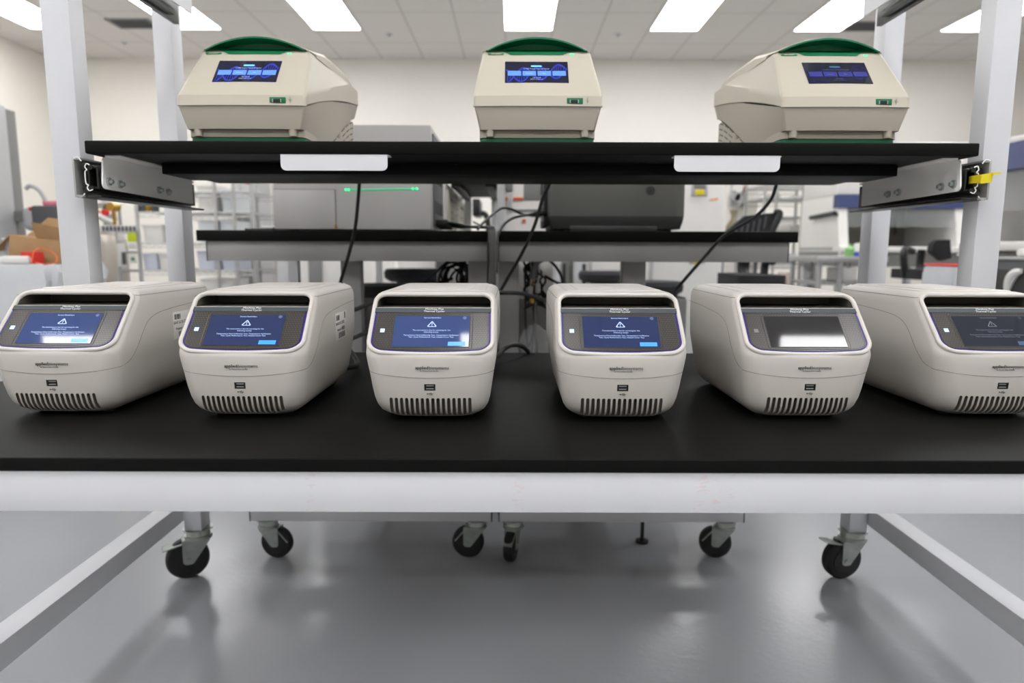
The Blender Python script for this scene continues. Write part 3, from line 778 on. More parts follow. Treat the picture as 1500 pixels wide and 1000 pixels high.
for a, c in ((410, 567), (988.5, 1144)):
    xa, xb = xat(a, 238, 1.283), xat(c, 238, 1.283)
    b = MB(); pl = rpoly([(xa, HC + .1425, .010), (xb, HC + .1425, .010), (xb, ZS - .0235, .0005), (xa, ZS - .0235, .0005)], 5)
    b.prism([(p.x, 1.287, p.y) for p in pl], (0, .002, 0)); b.box(xa, xb + .003, 1.289, 1.312, ZS - .026, ZS - .0236, .0004)
    h = b.build('pull_plate', [M_post], sh)
for px in (668, 883):
    b = MB(); p = at(px, 238, 1.42); b.cyl((p.x, 1.423, p.z), (p.x, 1.426, p.z), .004, n=12); b.build('screw', [M_slide], sh)

# slides of the upper level, only their rear ends come into the frame
for s, xo, lab in ((1, -.813, 'dark telescopic slide with white bracket high on the left posts'), (-1, .884, 'dark telescopic slide with white bracket high on the right posts')):
    t = thing('upper_slide', lab, 'drawer slide', (0, 0, 0), 0, 'empty upper slides')
    b = MB()
    z0 = 1.432
    b.box(min(xo, xo + s * .012), max(xo, xo + s * .012), 1.30, 1.725, z0, z0 + .07, .001)
    b.box(min(xo + s * .012, xo + s * .030), max(xo + s * .012, xo + s * .030), 1.30, 1.67, z0 + .004, z0 + .016, .001); b.box(min(xo + s * .012, xo + s * .030), max(xo + s * .012, xo + s * .030), 1.30, 1.67, z0 + .05, z0 + .064, .001)
    b.tube([(xo + s * .024, 1.30, z0 + .022), (xo + s * .024, 1.66, z0 + .020)], .0035, 8, mi=1, smooth=False)
    b.build('slide_rail', [M_slide, M_steel], t)
    b = MB(); xx = xo + s * .038
    pl = rpoly([(1.30, z0 + .0245, .006), (1.735, z0 + .0245, .006), (1.735, z0 + .12, .004), (1.30, z0 + .12, .004)], 4)
    b.prism([(xx, p.x, p.y) for p in pl], (s * .003, 0, 0)); b.box(min(xx, xo + s * .03), max(xx, xo + s * .03), 1.30, 1.66, z0 + .03, z0 + .045)
    b.build('bracket', [M_post], t)
# ------------------------------------------------------------------ two benches right behind, frames darkened for shade
YB = 2.085
def rear_bench(label, xa, xb, ap, rail, legs, casters):
    t = thing('rear_bench', label, 'workbench', (0, 0, 0), 0, 'benches behind the front workbench')
    zt, zb_ = zat(338, YB), zat(354, YB)
    b = MB(); b.box(xat(xa, 345, YB), xat(xb, 345, YB), YB, YB + .78, zb_, zt, .002); b.build('worktop', [M_black], t)
    x0, x1 = xat(ap[0], 368, YB + .01), xat(ap[1], 368, YB + .01); za = zat(383, YB + .01)
    b = MB(); b.box(x0, x1, YB + .70, YB + .74, za, zb_, .001); b.build('rear_apron', [M_post_shade], t)
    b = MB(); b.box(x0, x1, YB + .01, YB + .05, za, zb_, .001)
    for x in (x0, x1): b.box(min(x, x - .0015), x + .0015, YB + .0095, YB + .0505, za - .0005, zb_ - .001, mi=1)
    b.build('apron', [M_post_shade, M_blackpl], t)
    for l in legs:
        xl, xr = xat(l[0], 400, YB + .052), xat(l[1], 400, YB + .052)
        b = MB(); b.box(xl, xr, YB + .052, YB + .10, .16, zb_, .002); b.build('leg', [M_post_shade], t)
        k_ = (YB + .65) / (YB + .06); b = MB(); b.box(xl * k_, xr * k_, YB + .65, YB + .70, .16, zb_, .002); b.build('leg', [M_post_shade], t)
        b = MB(); b.box(xl, xr, 1.94, YB + .70, .116, .162, .002); b.build('foot_rail', [M_post_shade], t)
    yr = 1.895
    b = MB(); b.box(xat(rail[0], 758, yr), xat(rail[1], 758, yr), yr, yr + .045, .116, .162, .0015)
    for x in rail:
        xx = xat(x, 758, yr); b.box(xx - .0015, xx + .0015, yr - .0005, yr + .0455, .1155, .1625, mi=1)
    b.build('base_rail', [M_post, M_blackpl], t)
    for px, an, ed in casters: caster(t, xat(px, 800, yr + .02), yr + .02, .116, R(an), ed)
    for x in (rail[0], rail[1]): caster(t, xat(x, 800, yr) * .93, YB + .66, .116, R(40), 0)
    b = MB(); b.box(xat(rail[0], 758, yr), xat(rail[1], 758, yr), YB + .645, YB + .69, .116, .162, .0015); b.build('base_rail', [M_post_shade], t)
    b = MB(); b.box(xat(rail[0], 758, yr) - .04, xat(rail[1], 758, yr) + .04, YB + .705, YB + .72, .164, .70, .002); b.build('rear_light_blocker', [M_post_shade], t)  # unseen sheet added to block ceiling light reflections on the floor
    return t
rear_bench('rear bench with shade-darkened frame behind the left cyclers, under the silver instrument', 287, 727, (303, 714.5), (366, 720), ((499, 528), (686, 714)), ((395, 172, 48), (698, -8, 50)))
rear_bench('rear bench with shade-darkened frame behind the right cyclers, under the charcoal instrument', 728.5, 1170, (730.5, 1155), (731, 1090), ((731, 760), (912, 946)), ((752, 75, 30), (1060, -14, 50)))

ZR = zat(338, YB)
def ext(x0, x1, yt, yb, Y):
    """world extents of a front face seen between pixel columns and rows at distance Y"""
    return xat(x0, (yt + yb) / 2, Y), xat(x1, (yt + yb) / 2, Y), zat(yb, Y), zat(yt, Y)
# silver instrument on the left rear bench
t = thing('laboratory_instrument', 'silver box instrument with a green light strip on the left rear bench', 'instrument', (0, 0, 0))
Y1 = 2.20
x0, x1, _, zt = ext(400, 631.5, 183, 336, Y1); z0 = ZR + .001
b = MB(); b.box(x0, x1, Y1, Y1 + .36, z0 + .004, zt, .004, 3)
b.build('case', [M_greydev], t)
a = ext(402, 491, 279, 336, Y1)
b = MB(); b.box(a[0], a[1], Y1 - .004, Y1 + .002, z0 + .006, a[3], .0015); dr = b.build('door', [M_greydev], t)
b = MB(); xx = a[1] + .0015; b.box(xx - .0016, xx + .0016, Y1 - .0008, Y1 + .002, z0 + .006, a[3] + .003); b.box(a[0], a[1], Y1 - .0008, Y1 + .002, a[3] + .0005, a[3] + .0025); b.build('door_gap', [M_mgrey], t)
b = MB(); b.box(a[1] - .002, a[1] + .005, Y1 - .0055, Y1 - .001, z0 + .006, z0 + .020); b.build('hinge', [M_brass], dr)
s0 = at(506, 278, Y1); s1 = at(612, 276.5, Y1)
b = MB(); b.tube([(s0.x, Y1 - .0005, s0.z), (s1.x, Y1 - .0005, s1.z)], .0021, 8, smooth=False); st = b.build('light_strip', [M_ledstrip], t)
b = MB()
for q in ((507, 278), (511, 278), (605, 276.6), (611, 276.5)):
    p = at(q[0], q[1], Y1); b.lathe([(.0005, -.001), (.0034, -.001), (.0034, .0025), (.0005, .0025)], (0, 0, 0), 10, M=Matrix.Translation((p.x, Y1 - .002, p.z)) @ Matrix.Rotation(math.pi / 2, 4, 'X'))
b.build('light_spot', [M_ledgreen], st)
b = MB(); b.box(x1 - .001, x1 + .004, Y1 + .04, Y1 + .34, z0 + .02, zt - .02, .001); 
for k in range(5): b.box(x1 + .003, x1 + .006, Y1 + .07 + .05 * k, Y1 + .10 + .05 * k, z0 + .06, z0 + .10, mi=1); b.box(x1 + .003, x1 + .006, Y1 + .07 + .05 * k, Y1 + .10 + .05 * k, z0 + .16, zt - .05, mi=1)
b.build('side_connector_panel', [M_dgrey, M_blackpl], t)
for k in range(4):
    b = MB(); b.cyl((x0 + .05 if k < 2 else x1 - .05, Y1 + (.04 if k % 2 else .32), z0), (x0 + .05 if k < 2 else x1 - .05, Y1 + (.04 if k % 2 else .32), z0 + .006), .015, n=12); b.build('foot', [M_rubber], t)
# plugs and cords running out of its right side
for k in range(4):
    p0 = Vector((x1 + .012, Y1 + .09 + .06 * k, z0 + .030 - .002 * k))
    b = MB(); b.box(p0.x - .012, p0.x + .030, p0.y - .012, p0.y + .012, p0.z - .011, p0.z + .011, .003)
    b.tube([p0 + Vector((.028, 0, 0)), p0 + Vector((.065, -.02, -.004)), Vector((-.14 + .012 * k, 2.24, z0 + .016)), Vector((-.085 + .006 * k, 2.12, z0 + .010)), Vector((-.076 + .006 * k, 2.086, z0 + .010)), Vector((-.072 + .006 * k, 2.071, z0 - .004)), Vector((-.071 + .006 * k, 2.068, z0 - .03)), Vector((-.072 + .006 * k, 2.068, z0 - .18)), Vector((-.070 + .006 * k, 2.066, .64)), Vector((-.070 + .006 * k, 2.066, .20))], .0042, 7, 6)
    c = b.build('mains_cable', [M_cable]); tag(c, 'black power cord plugged into the right side of the silver instrument', 'cord', 'cords of the silver instrument')
# clear sleeve round the cords in the gap between benches
def clear_mat():
    m = bpy.data.materials.new('clear_film'); m.use_nodes = True; b = m.node_tree.nodes['Principled BSDF']
    nz = m.node_tree.nodes.new('ShaderNodeTexNoise'); nz.inputs['Scale'].default_value = 25
    mr = m.node_tree.nodes.new('ShaderNodeMapRange'); mr.inputs['To Min'].default_value = .08; mr.inputs['To Max'].default_value = .3
    m.node_tree.links.new(nz.outputs['Fac'], mr.inputs['Value']); m.node_tree.links.new(mr.outputs['Result'], b.inputs['Alpha'])
    b.inputs['Base Color'].default_value = (.8, .8, .8, 1); b.inputs['Roughness'].default_value = .12
    return m
M_clear = clear_mat()
b = MB(); p = at(722, 400, 2.074); b.tube([(p.x, 2.070, z0 + .003), (p.x + .003, 2.069, z0 - .06), (p.x - .002, 2.070, z0 - .15), (p.x, 2.071, .66)], lambda u: .014 + .002 * math.sin(9 * u), 14, 8)
c = b.build('cable_sleeve', [M_clear]); tag(c, 'clear plastic sleeve hanging in the gap between the two rear benches', 'sleeve')
# black tray at the left of the silver instrument
b = MB(); q = ext(358, 398, 331, 336, 2.32); b.box(q[0], q[1], 2.32, 2.48, ZR + .003, ZR + .012, .002); 
b.box(q[0] + .05, q[1], 2.33, 2.46, ZR + .012, ZR + .020, .003, mi=1)
c = b.build('tablet_computer', [M_blackpl, M_offwhite]); tag(c, 'thin black tablet lying on the left rear bench beside the silver instrument', 'tablet')

# charcoal instrument on the right rear bench
t = thing('laboratory_instrument', 'charcoal rounded instrument on the right rear bench with a dark lower band', 'instrument', (0, 0, 0))
Y2 = 2.20; x0, x1, _, zt = ext(803, 1006, 258, 336, Y2); zt = ZR + .215; zm = zat(316, Y2)
ol = rpoly([(x0, Y2, .012), (x1, Y2, .035), (x1, Y2 + .34, .03), (x0, Y2 + .34, .012)], 6)
b = MB(); b.loft([[Vector((p.x, p.y, z)) for p in ol] for z in (zm, zt - .012)] + [[Vector(((p.x - (x0 + x1) / 2) * k + (x0 + x1) / 2, (p.y - Y2 - .17) * k + Y2 + .17, z)) for p in ol] for k, z in ((.985, zt - .004), (.95, zt))])
b.build('upper_case', [M_dkdev], t)
b = MB(); b.loft([[Vector(((p.x - (x0 + x1) / 2) * k + (x0 + x1) / 2, (p.y - Y2 - .17) * k + Y2 + .17, z)) for p in ol] for k, z in ((.955, ZR + .010), (.985, zm - .018), (.998, zm - .002), (.998, zm))])
b.box(x0 + .07, x1 - .09, Y2 + .004, Y2 + .3, ZR + .0015, ZR + .02, .003)
b.build('lower_case', [M_dkband], t)
p = at(953, 279, Y2)
b = MB(); b.lathe([(.0005, -.001), (.014, -.001), (.0145, .0012), (.0125, .0012), (.012, .0004), (.0005, .0004)], (0, 0, 0), 20, M=Matrix.Translation((p.x, Y2, p.z)) @ Matrix.Rotation(math.pi / 2, 4, 'X')); b.lathe([(.0005, 0), (.0035, 0), (.0035, .0016), (.0005, .0016)], (0, 0, 0), 10, mi=1, M=Matrix.Translation((p.x, Y2, p.z)) @ Matrix.Rotation(math.pi / 2, 4, 'X'))
b.build('lock', [M_dkband, M_blackpl], t)
b = MB(); b.box(x0 - .012, x0 + .004, Y2 + .03, Y2 + .30, ZR + .02, zt - .03, .002)
for k in range(9): b.tube([(x0 - .013, Y2 + .035, ZR + .07 + .0135 * k), (x0 - .013, Y2 + .25, ZR + .07 + .0135 * k)], .004, 6, mi=1, smooth=False)
b.box(x0 - .02, x0 - .01, Y2 + .04, Y2 + .07, ZR + .035, ZR + .06, mi=2)
b.build('rear_fin_panel', [M_blackpl, M_mgrey, M_steel], t)
for k in range(4):
    b = MB(); xx = x0 + .04 if k < 2 else x1 - .05; yy = Y2 + (.04 if k % 2 else .30); b.cyl((xx, yy, ZR + .0005), (xx, yy, ZR + .014), .012, n=12); b.build('foot', [M_rubber], t)
# its two cords
def cable(pts, r, label, group=None, k=8, plug=None, name='cable', m=None):
    b = MB(); b.tube(pts, r, 8, k)
    if plug:
        p, d = Vector(pts[0]), (Vector(pts[1]) - Vector(pts[0])).normalized()
        b.cyl(p - d * .004, p + d * .038, .0095, .0075, 12); b.cyl(p + d * .038, p + d * .058, .006, .0045, 10)
    return tag(b.build(name, [m or M_cable]), label, 'cable', group)
A = lambda L: [at(*q) for q in L]
cable(A([(797, 312, 2.23), (778, 314, 2.20), (752, 319, 2.16), (737, 330, 2.12), (731, 342, 2.079), (728, 352, 2.075), (727, 400, 2.075)]), .0045, 'black mains cord plugged low into the left side of the charcoal instrument', plug=True)
cable(A([(796, 317, 2.30), (768, 314, 2.30), (748, 306, 2.28), (735, 305, 2.26), (722, 314, 2.22), (708, 326, 2.16), (700, 335.5, 2.12)]), .0042, 'black cord arching in a loop between the two instruments')
cable(A([(694, 325, 2.26), (706, 331, 2.20), (722, 338, 2.10), (727, 344, 2.076), (725, 356, 2.072), (726, 420, 2.072)]), .0036, 'pale grey cord drooping over the bench edge between the instruments', m=M_mgrey)
# three cords that hang from the shelf
cable(A([(528, 245, 1.90), (526.5, 268, 1.93), (524, 300, 1.95), (520, 335, 1.96), (511, 372, 1.97), (499, 412, 1.98), (488, 450, 1.95), (495, 490, 1.75)]) + [Vector((-.362, 1.50, .69)), Vector((-.360, 1.335, .70))], .0050, 'black cord hanging from the shelf behind the second white cycler')
cable(A([(810, 245, 1.90), (805, 268, 1.93), (795, 290, 1.95), (783, 330, 1.96), (764, 372, 1.97), (738, 417, 1.98), (724, 445, 1.95), (716, 490, 1.75)]) + [Vector((-.055, 1.50, .69)), Vector((-.060, 1.335, .70))], .0050, 'black cord hanging from the shelf between the third and fourth white cyclers')
cable(A([(1143, 245, 1.90), (1137, 271, 1.93), (1128, 294, 1.95), (1104, 319, 1.96), (1061, 345, 1.965), (1034, 374, 1.97), (1004, 408, 1.98), (984, 432, 1.99), (966, 455, 1.97), (940, 490, 1.8)]) + [Vector((.215, 1.50, .69)), Vector((.205, 1.335, .70))], .0050, 'black cord hanging from the shelf behind the fifth white cycler')
# cords behind the cyclers on the worktop
cable([Vector((-.345, 1.335, .745)), Vector((-.345, 1.46, .752))] + A([(505, 452, 1.66), (520, 453, 1.76), (537, 446, 1.84), (560, 437, 1.92), (610, 425, 2.12), (662, 408, 2.27)]), .006, 'black cord above the worktop between second and third white cyclers')
cable([Vector((-.335, 1.335, .665)), Vector((-.335, 1.46, .655))] + A([(505, 500, 1.64), (520, 494, 1.74), (536, 487, 1.80), (560, 480, 1.9), (620, 470, 2.1), (668, 425, 2.28)]), .006, 'lower black cord between second and third white cyclers')
cable([Vector((-.075, 1.335, .75)), Vector((-.070, 1.46, .775))] + A([(719, 430.5, 1.66), (742, 428.5, 1.82), (766, 430, 1.9), (786, 436, 1.95), (800, 440, 2.1), (790, 436, 2.28)]), .006, 'black cord stretched level between third and fourth white cyclers')
cable([Vector((-.05, 1.335, .68))] + A([(728, 520, 1.48), (733, 516, 1.55), (745, 507, 1.58), (757, 505, 1.61), (768, 509, 1.65), (776, 520, 1.705), (782, 540, 1.85), (786, 520, 2.15), (783, 470, 2.3)]), .0055, 'black cord looping on the worktop beside the third white cycler')

# tangle of cords under the bench tops
rnd = random.Random(11)
def hang(cx, cy, w, h, Y, n, label, group, r=.0042):
    for i in range(n):
        pts = []
        x = cx + rnd.uniform(-w, w) * .5
        for k in range(6):
            pts.append(at(cx + rnd.uniform(-w, w), cy - h + 2 * h * k / 5 + rnd.uniform(-5, 5), Y + rnd.uniform(-.035, .035)))
        cable(pts, r * rnd.uniform(.75, 1.1), label, group, 7)
def loops(cx, cy, rx, ry, Y, n, label, group, r=.0045):
    for i in range(n):
        a0 = rnd.uniform(0, 6.28); ax, ay = rx * rnd.uniform(.55, 1), ry * rnd.uniform(.6, 1); tl = rnd.uniform(-.6, .6); ox, oy = rnd.uniform(-.3, .3) * rx, rnd.uniform(-.3, .3) * ry
        pts = []
        for k in range(10):
            a = a0 + k * .62; u, v = ax * math.cos(a), ay * math.sin(a)
            pts.append(at(cx + ox + u * math.cos(tl) - v * math.sin(tl), cy + oy + u * math.sin(tl) + v * math.cos(tl), Y + .012 * k - .05 + rnd.uniform(-.01, .01)))
        cable(pts, r * rnd.uniform(.8, 1.1), label, group, 6)
loops(668, 410, 22, 24, 2.30, 6, 'black cord coiled under the left rear bench beside its right leg', 'coiled cords under the left rear bench')
loops(680, 402, 8, 22, 2.27, 5, 'black cord bunched tight against the right leg of the left rear bench', 'bunched cords at the left bench leg')
cable(A([(600, 432, 2.35), (632, 405, 2.33), (650, 388, 2.3), (668, 377, 2.28), (690, 379, 2.28)]), .0048, 'black cord rising in a slope to the left bench top behind the third cycler')
hang(783, 415, 17, 34, 2.32, 9, 'black cord hanging in the tangle under the right rear bench', 'tangled cords under the right rear bench')
hang(776, 563, 10, 168, 2.34, 6, 'thin black cord trailing to the floor from the tangle under the right bench', 'trailing cords under the right rear bench', .0032)
cable(A([(800, 378, 2.3), (812, 388, 2.3), (821, 402, 2.3), (823, 415, 2.31), (812, 412, 2.32), (798, 404, 2.33)]), .0046, 'black cord looping out at the right of the tangle under the right bench')
b = MB(); p = at(783, 395, 2.27)
b.box(-.010, .010, -.006, .006, -.032, .032, .003, M=Matrix.Translation(p) @ Matrix.Rotation(.25, 4, 'Y')); tag(b.build('cord_adapter', [M_mgrey]), 'grey adapter block hanging in the cord tangle under the right rear bench', 'adapter')
for q, m, lab in (((777, 426), M_offwhite, 'white plug hanging lowest left in the cord tangle under the bench'), ((788, 422), M_offwhite, 'white plug beside another in the middle of the cord tangle'), ((779, 437), M_brass, 'brass coloured plug tip below the white plugs in the tangle')):
    p = at(q[0], q[1], 2.285); b = MB(); b.box(p.x - .008, p.x + .008, p.y - .008, p.y + .008, p.z - .016, p.z + .016, .004)
    b.tube([p + Vector((0, 0, .014)), p + Vector((.004, .01, .06)), p + Vector((-.004, .02, .12))], .003, 6)
    tag(b.build('power_plug', [m]), lab, 'plug')
b = MB(); rings = []
c0 = at(783, 503, 2.16)
for z, rr in ((-.04, .035), (-.02, .05), (.01, .048), (.04, .032), (.06, .012)):
    rings.append([c0 + Vector(((rr + rnd.uniform(-.008, .008)) * math.cos(a), .5 * (rr + rnd.uniform(-.006, .006)) * math.sin(a), z)) for a in [k * math.pi / 9 for k in range(18)]])
b.loft(rings); b.tube([c0 + Vector((0, 0, .055)), c0 + Vector((.004, .05, .16)), at(783, 386, 2.27)], .002, 6); bag = b.build('plastic_bag', [M_clear], None, 20); tag(bag, 'small crumpled clear bag hanging behind the fourth white cycler', 'bag')
# small glide under the right rear bench
p = at(941, 771, 2.02); b = MB(); b.cyl((p.x, p.y, .0), (p.x, p.y, .116), .006, n=10); b.cyl((p.x, p.y, .098), (p.x, p.y, .106), .016, .02, 14); b.cyl((p.x, p.y, 0), (p.x, p.y, .006), .02, n=14)
tag(b.build('levelling_foot', [M_blackpl]), 'small black levelling foot under the base rail of the right rear bench', 'levelling foot')
# ------------------------------------------------------------------ room
RX0, RX1, RY0, RY1, RZ = -6.85, 8.3, -8.0, 10.6, 3.69
def floor_material():
    m = mat('grey_epoxy_floor', (164, 166, 170), .2, var=.03, scale=1.3, spec=.34)
    nt = m.node_tree; b = nt.nodes['Principled BSDF']
    tc = nt.nodes.new('ShaderNodeTexCoord')
    n2 = nt.nodes.new('ShaderNodeTexNoise'); n2.inputs['Scale'].default_value = 55; n2.inputs['Detail'].default_value = 3
    n3 = nt.nodes.new('ShaderNodeTexNoise'); n3.inputs['Scale'].default_value = 1.5; n3.inputs['Detail'].default_value = 1
    nt.links.new(tc.outputs['Object'], n2.inputs['Vector']); nt.links.new(tc.outputs['Object'], n3.inputs['Vector'])
    mr = nt.nodes.new('ShaderNodeMapRange'); mr.inputs['From Min'].default_value = .2; mr.inputs['From Max'].default_value = .8; mr.inputs['To Min'].default_value = .15; mr.inputs['To Max'].default_value = .24
    nt.links.new(n3.outputs['Fac'], mr.inputs['Value']); nt.links.new(mr.outputs['Result'], b.inputs['Roughness'])
    bp = nt.nodes.new('ShaderNodeBump'); bp.inputs['Strength'].default_value = .2; bp.inputs['Distance'].default_value = .0022
    nt.links.new(n2.outputs['Fac'], bp.inputs['Height']); nt.links.new(bp.outputs['Normal'], b.inputs['Normal'])
    return m
def ceiling_material():
    m = mat('ceiling_tiles', (212, 208, 203), .85, var=.01, bump=.2, bscale=120)
    nt = m.node_tree; b = nt.nodes['Principled BSDF']; src = b.inputs['Base Color'].links[0].from_socket
    tc = nt.nodes.new('ShaderNodeTexCoord'); br = nt.nodes.new('ShaderNodeTexBrick'); br.offset = 0
    br.inputs['Scale'].default_value = 1; br.inputs['Brick Width'].default_value = .61; br.inputs['Row Height'].default_value = 1.22; br.inputs['Mortar Size'].default_value = .012
    mp = nt.nodes.new('ShaderNodeMapping'); mp.inputs['Location'].default_value = (.10, -.03, 0)
    nt.links.new(tc.outputs['Object'], mp.inputs[0]); nt.links.new(mp.outputs[0], br.inputs['Vector'])
    mx = nt.nodes.new('ShaderNodeMix'); mx.data_type = 'RGBA'; nt.links.new(br.outputs['Fac'], mx.inputs['Factor']); nt.links.new(src, mx.inputs['A']); mx.inputs['B'].default_value = s2l((186, 182, 177)) + (1,)
    nt.links.new(mx.outputs['Result'], b.inputs['Base Color'])
    return m
M_wall = mat('cream_wall_paint', (230, 226, 218), .6, var=.01, bump=.05, bscale=60)
T_ = .12
struct('floor', MB().box(RX0 - T_, RX1 + T_, RY0 - T_, RY1 + T_, -.1, 0), [floor_material()])
struct('ceiling', MB().box(RX0 - T_, RX1 + T_, RY0 - T_, RY1 + T_, RZ, RZ + .1), [ceiling_material()])
struct('wall_back', MB().box(RX0, RX1, RY1, RY1 + T_, 0, RZ), [M_wall])
struct('wall_front', MB().box(RX0, RX1, RY0 - T_, RY0, 0, RZ), [M_wall])
struct('wall_left', MB().box(RX0 - T_, RX0, RY0, RY1, 0, RZ), [M_wall])
struct('wall_right', MB().box(RX1, RX1 + T_, RY0, RY1, 0, RZ), [M_wall])
M_base = mat('grey_cove_base', (120, 121, 124), .6)
struct('baseboard_back', MB().box(RX0, RX1, RY1 - .012, RY1, 0, .1, .003), [M_base])
struct('baseboard_left', MB().box(RX0, RX0 + .012, RY0, RY1 - .012, 0, .1, .003), [M_base])
struct('baseboard_right', MB().box(RX1 - .012, RX1, RY0, RY1 - .012, 0, .1, .003), [M_base])

# ceiling lights: lay-in panels, 2 x 4 feet
M_lamp = mat('lamp_diffuser', (250, 250, 250), .5, var=.005, emit=(251, 251, 252), estr=LIGHT)
M_lampf = mat('lamp_frame', (235, 235, 235), .5)
lm = {}
b = MB(); b.box(-.295, .295, -.60, .60, -.006, .0, .002); lm['d'] = b.mesh('diffuser', [M_lamp])
b = MB()
for s in (-1, 1): b.box(s * .300 - .006, s * .300 + .006, -.61, .61, -.008, 0); b.box(-.306, .306, s * .605 - .006, s * .605 + .006, -.008, 0)
lm['f'] = b.mesh('frame', [M_lampf])
cols = [(80, 52), (290, 49), (494, 45), (774, 43), (987, 43), (1197, 46), (1412, 46)]
names = ['far left of the ceiling behind the tall left post', 'the second row place from the left, behind the left slide', 'above and right of the left cream cycler', 'the ceiling middle above the middle cream cycler', 'between the middle and right cream cyclers', 'above the right cream cycler', 'the far right of the ceiling beside the right post']
for ri, yc in enumerate((8.60, 4.30, -.075, -3.5)):
    for ci, (px, py) in enumerate(cols):
        x = xat(px, 44, 9.2) - (0 if ri == 0 else (.12 if ri == 1 else .20))
        if ri == 0: t = thing('ceiling_light', 'bright panel light at ' + names[ci], 'ceiling light', (x, yc, RZ - .0005), 0, 'panel lights in the ceiling')
        else: t = thing('ceiling_light', 'bright panel light in a ceiling row over the benches, above the picture', 'ceiling light', (x, yc, RZ - .0005), 0, 'panel lights above the view')
        obj('diffuser', lm['d'], t); obj('frame', lm['f'], t)
# ceiling vents and a sprinkler
for (xa, xb, ya, yb), lab in (((164, 228, 28, 40), 'dark ceiling vent between the two left posts'), ((1262, 1280, 30, 46), 'dark ceiling vent behind the right rear post')):
    q = at((xa + xb) / 2, (ya + yb) / 2, 9.0); k = (RZ - HC) / (q.z - HC); c = Vector((q.x * k, q.y * k, RZ))
    t = thing('ceiling_vent', lab, 'vent', (c.x, c.y, RZ - .001)); t.scale = (.9, .6, 1); b = MB()
    for s in (-1, 1): b.box(s * .28 - .02, s * .28 + .02, -.30, .30, -.012, 0); b.box(-.30, .30, s * .28 - .02, s * .28 + .02, -.012, 0)
    b.build('frame', [M_mgrey], t)
    b = MB(); b.box(-.26, .26, -.26, .26, -.004, -.001)
    b.build('backing', [M_blackpl], t)
    for k2 in range(6): b = MB(); b.box(-.26, .26, -.22 + k2 * .085, -.185 + k2 * .085, -.010, -.006); b.build('louvre', [M_dgrey], t)
for q, lab in (((182, 62), 'small sprinkler head on the ceiling behind the left posts'), ((570, 50), 'small sprinkler head on the ceiling above the left cream cycler'), ((905, 50), 'small sprinkler head on the ceiling between two panel lights')):
    p = at(q[0], q[1], 9); k = (RZ - HC) / (p.z - HC); b = MB(); b.lathe([(.05, -.006), (.055, -.001), (.055, 0)], (p.x * k, p.y * k, RZ - .001)); b.lathe([(.016, -.03), (.02, -.028), (.02, -.006)], (p.x * k, p.y * k, RZ - .001))
    tag(b.build('sprinkler_head', [M_lgrey]), lab, 'sprinkler')

def pbox(mb, x0, x1, yt, yb, Y, d, bev=.004, mi=0):
    a = ext(x0, x1, yt, yb, Y); return mb.box(a[0], a[1], Y, Y + d, max(a[2], .002), a[3], bev, mi=mi)
# ------------------------------------------------------------------ left background
t = thing('tall_cabinet', 'tall light grey cabinet at the left edge behind the waste bin', 'cabinet')
zc = zat(158, 3.6); b = MB(); b.box(-3.4, xat(21, 300, 3.6), 2.5, 3.6, .06, zc, .006); b.build('body', [M_lgrey], t)
b = MB(); b.box(xat(21, 300, 3.6) - .003, xat(21, 300, 3.6) + .012, 2.53, 3.585, .10, zc - .02, .004); b.build('door', [M_lgrey], t)
b = MB(); b.box(-3.38, xat(18, 300, 3.58), 2.53, 3.57, 0, .07); b.build('plinth', [M_dgrey], t)
b = MB(); xx = xat(21, 300, 3.6)
b.box(xx - .04, xx - .004, 3.60, 3.675, .0, zc - .01, .004); tag(b.build('cabinet_edge', [M_mgrey], t))
# wall handset on the cabinet
t = thing('hanging_handset', 'pale grey handset with a loop handle hung on the tall grey cabinet', 'handset')
p = at(45, 308, 3.5)
b = MB(); b.box(p.x - .07, p.x + .05, 3.52, 3.58, p.z - .10, p.z + .02, .03, 4); b.build('body', [M_lgrey], t)
b = MB(); b.tube([p + Vector((.045, .05, -.06)), p + Vector((.05, .05, .03)), p + Vector((.02, .05, .10)), p + Vector((-.025, .05, .125)), p + Vector((-.05, .05, .11))], .010, 10); b.build('loop_handle', [M_lgrey], t)
b = MB(); b.box(p.x - .02, p.x + .04, 3.512, 3.53, p.z + .0, p.z + .018, .003); b.build('red_display', [M_red], t)
b = MB(); b.box(xx - .03, p.x - .03, 3.575, 3.63, p.z - .05, p.z + .0); b.build('wall_clip', [M_mgrey], t)
# waste bin with liner
t = thing('waste_bin', 'grey waste bin with a crumpled white liner behind the leftmost white cycler', 'bin')
YW = 2.62; xl, xr = xat(-60, 420, YW), xat(82, 420, YW); zr_ = zat(389, YW)
b = MB(); o = lambda k, z, jit=0: [Vector(((xl + xr) / 2 + (p.x + rnd.uniform(-jit, jit)) * k, YW + .18 + (p.y + rnd.uniform(-jit, jit)) * k, z + rnd.uniform(-jit, jit))) for p in rpoly([(-(xr - xl) / 2, -.18, .05), ((xr - xl) / 2, -.18, .05), ((xr - xl) / 2, .18, .05), (-(xr - xl) / 2, .18, .05)], 6)]
b.loft([o(.86, 0), o(.985, zr_ - .06)]); b.build('tub', [M_lgrey], t)
b = MB(); b.loft([o(.97, zr_ - .22, .008), o(1.0, zr_ - .19, .012), o(1.015, zr_ - .12, .010), o(1.01, zr_ - .07, .010), o(1.03, zr_ - .03, .010), o(1.0, zr_, .004), o(.93, zr_ - .002, .003)]); b.build('liner', [M_liner], t)
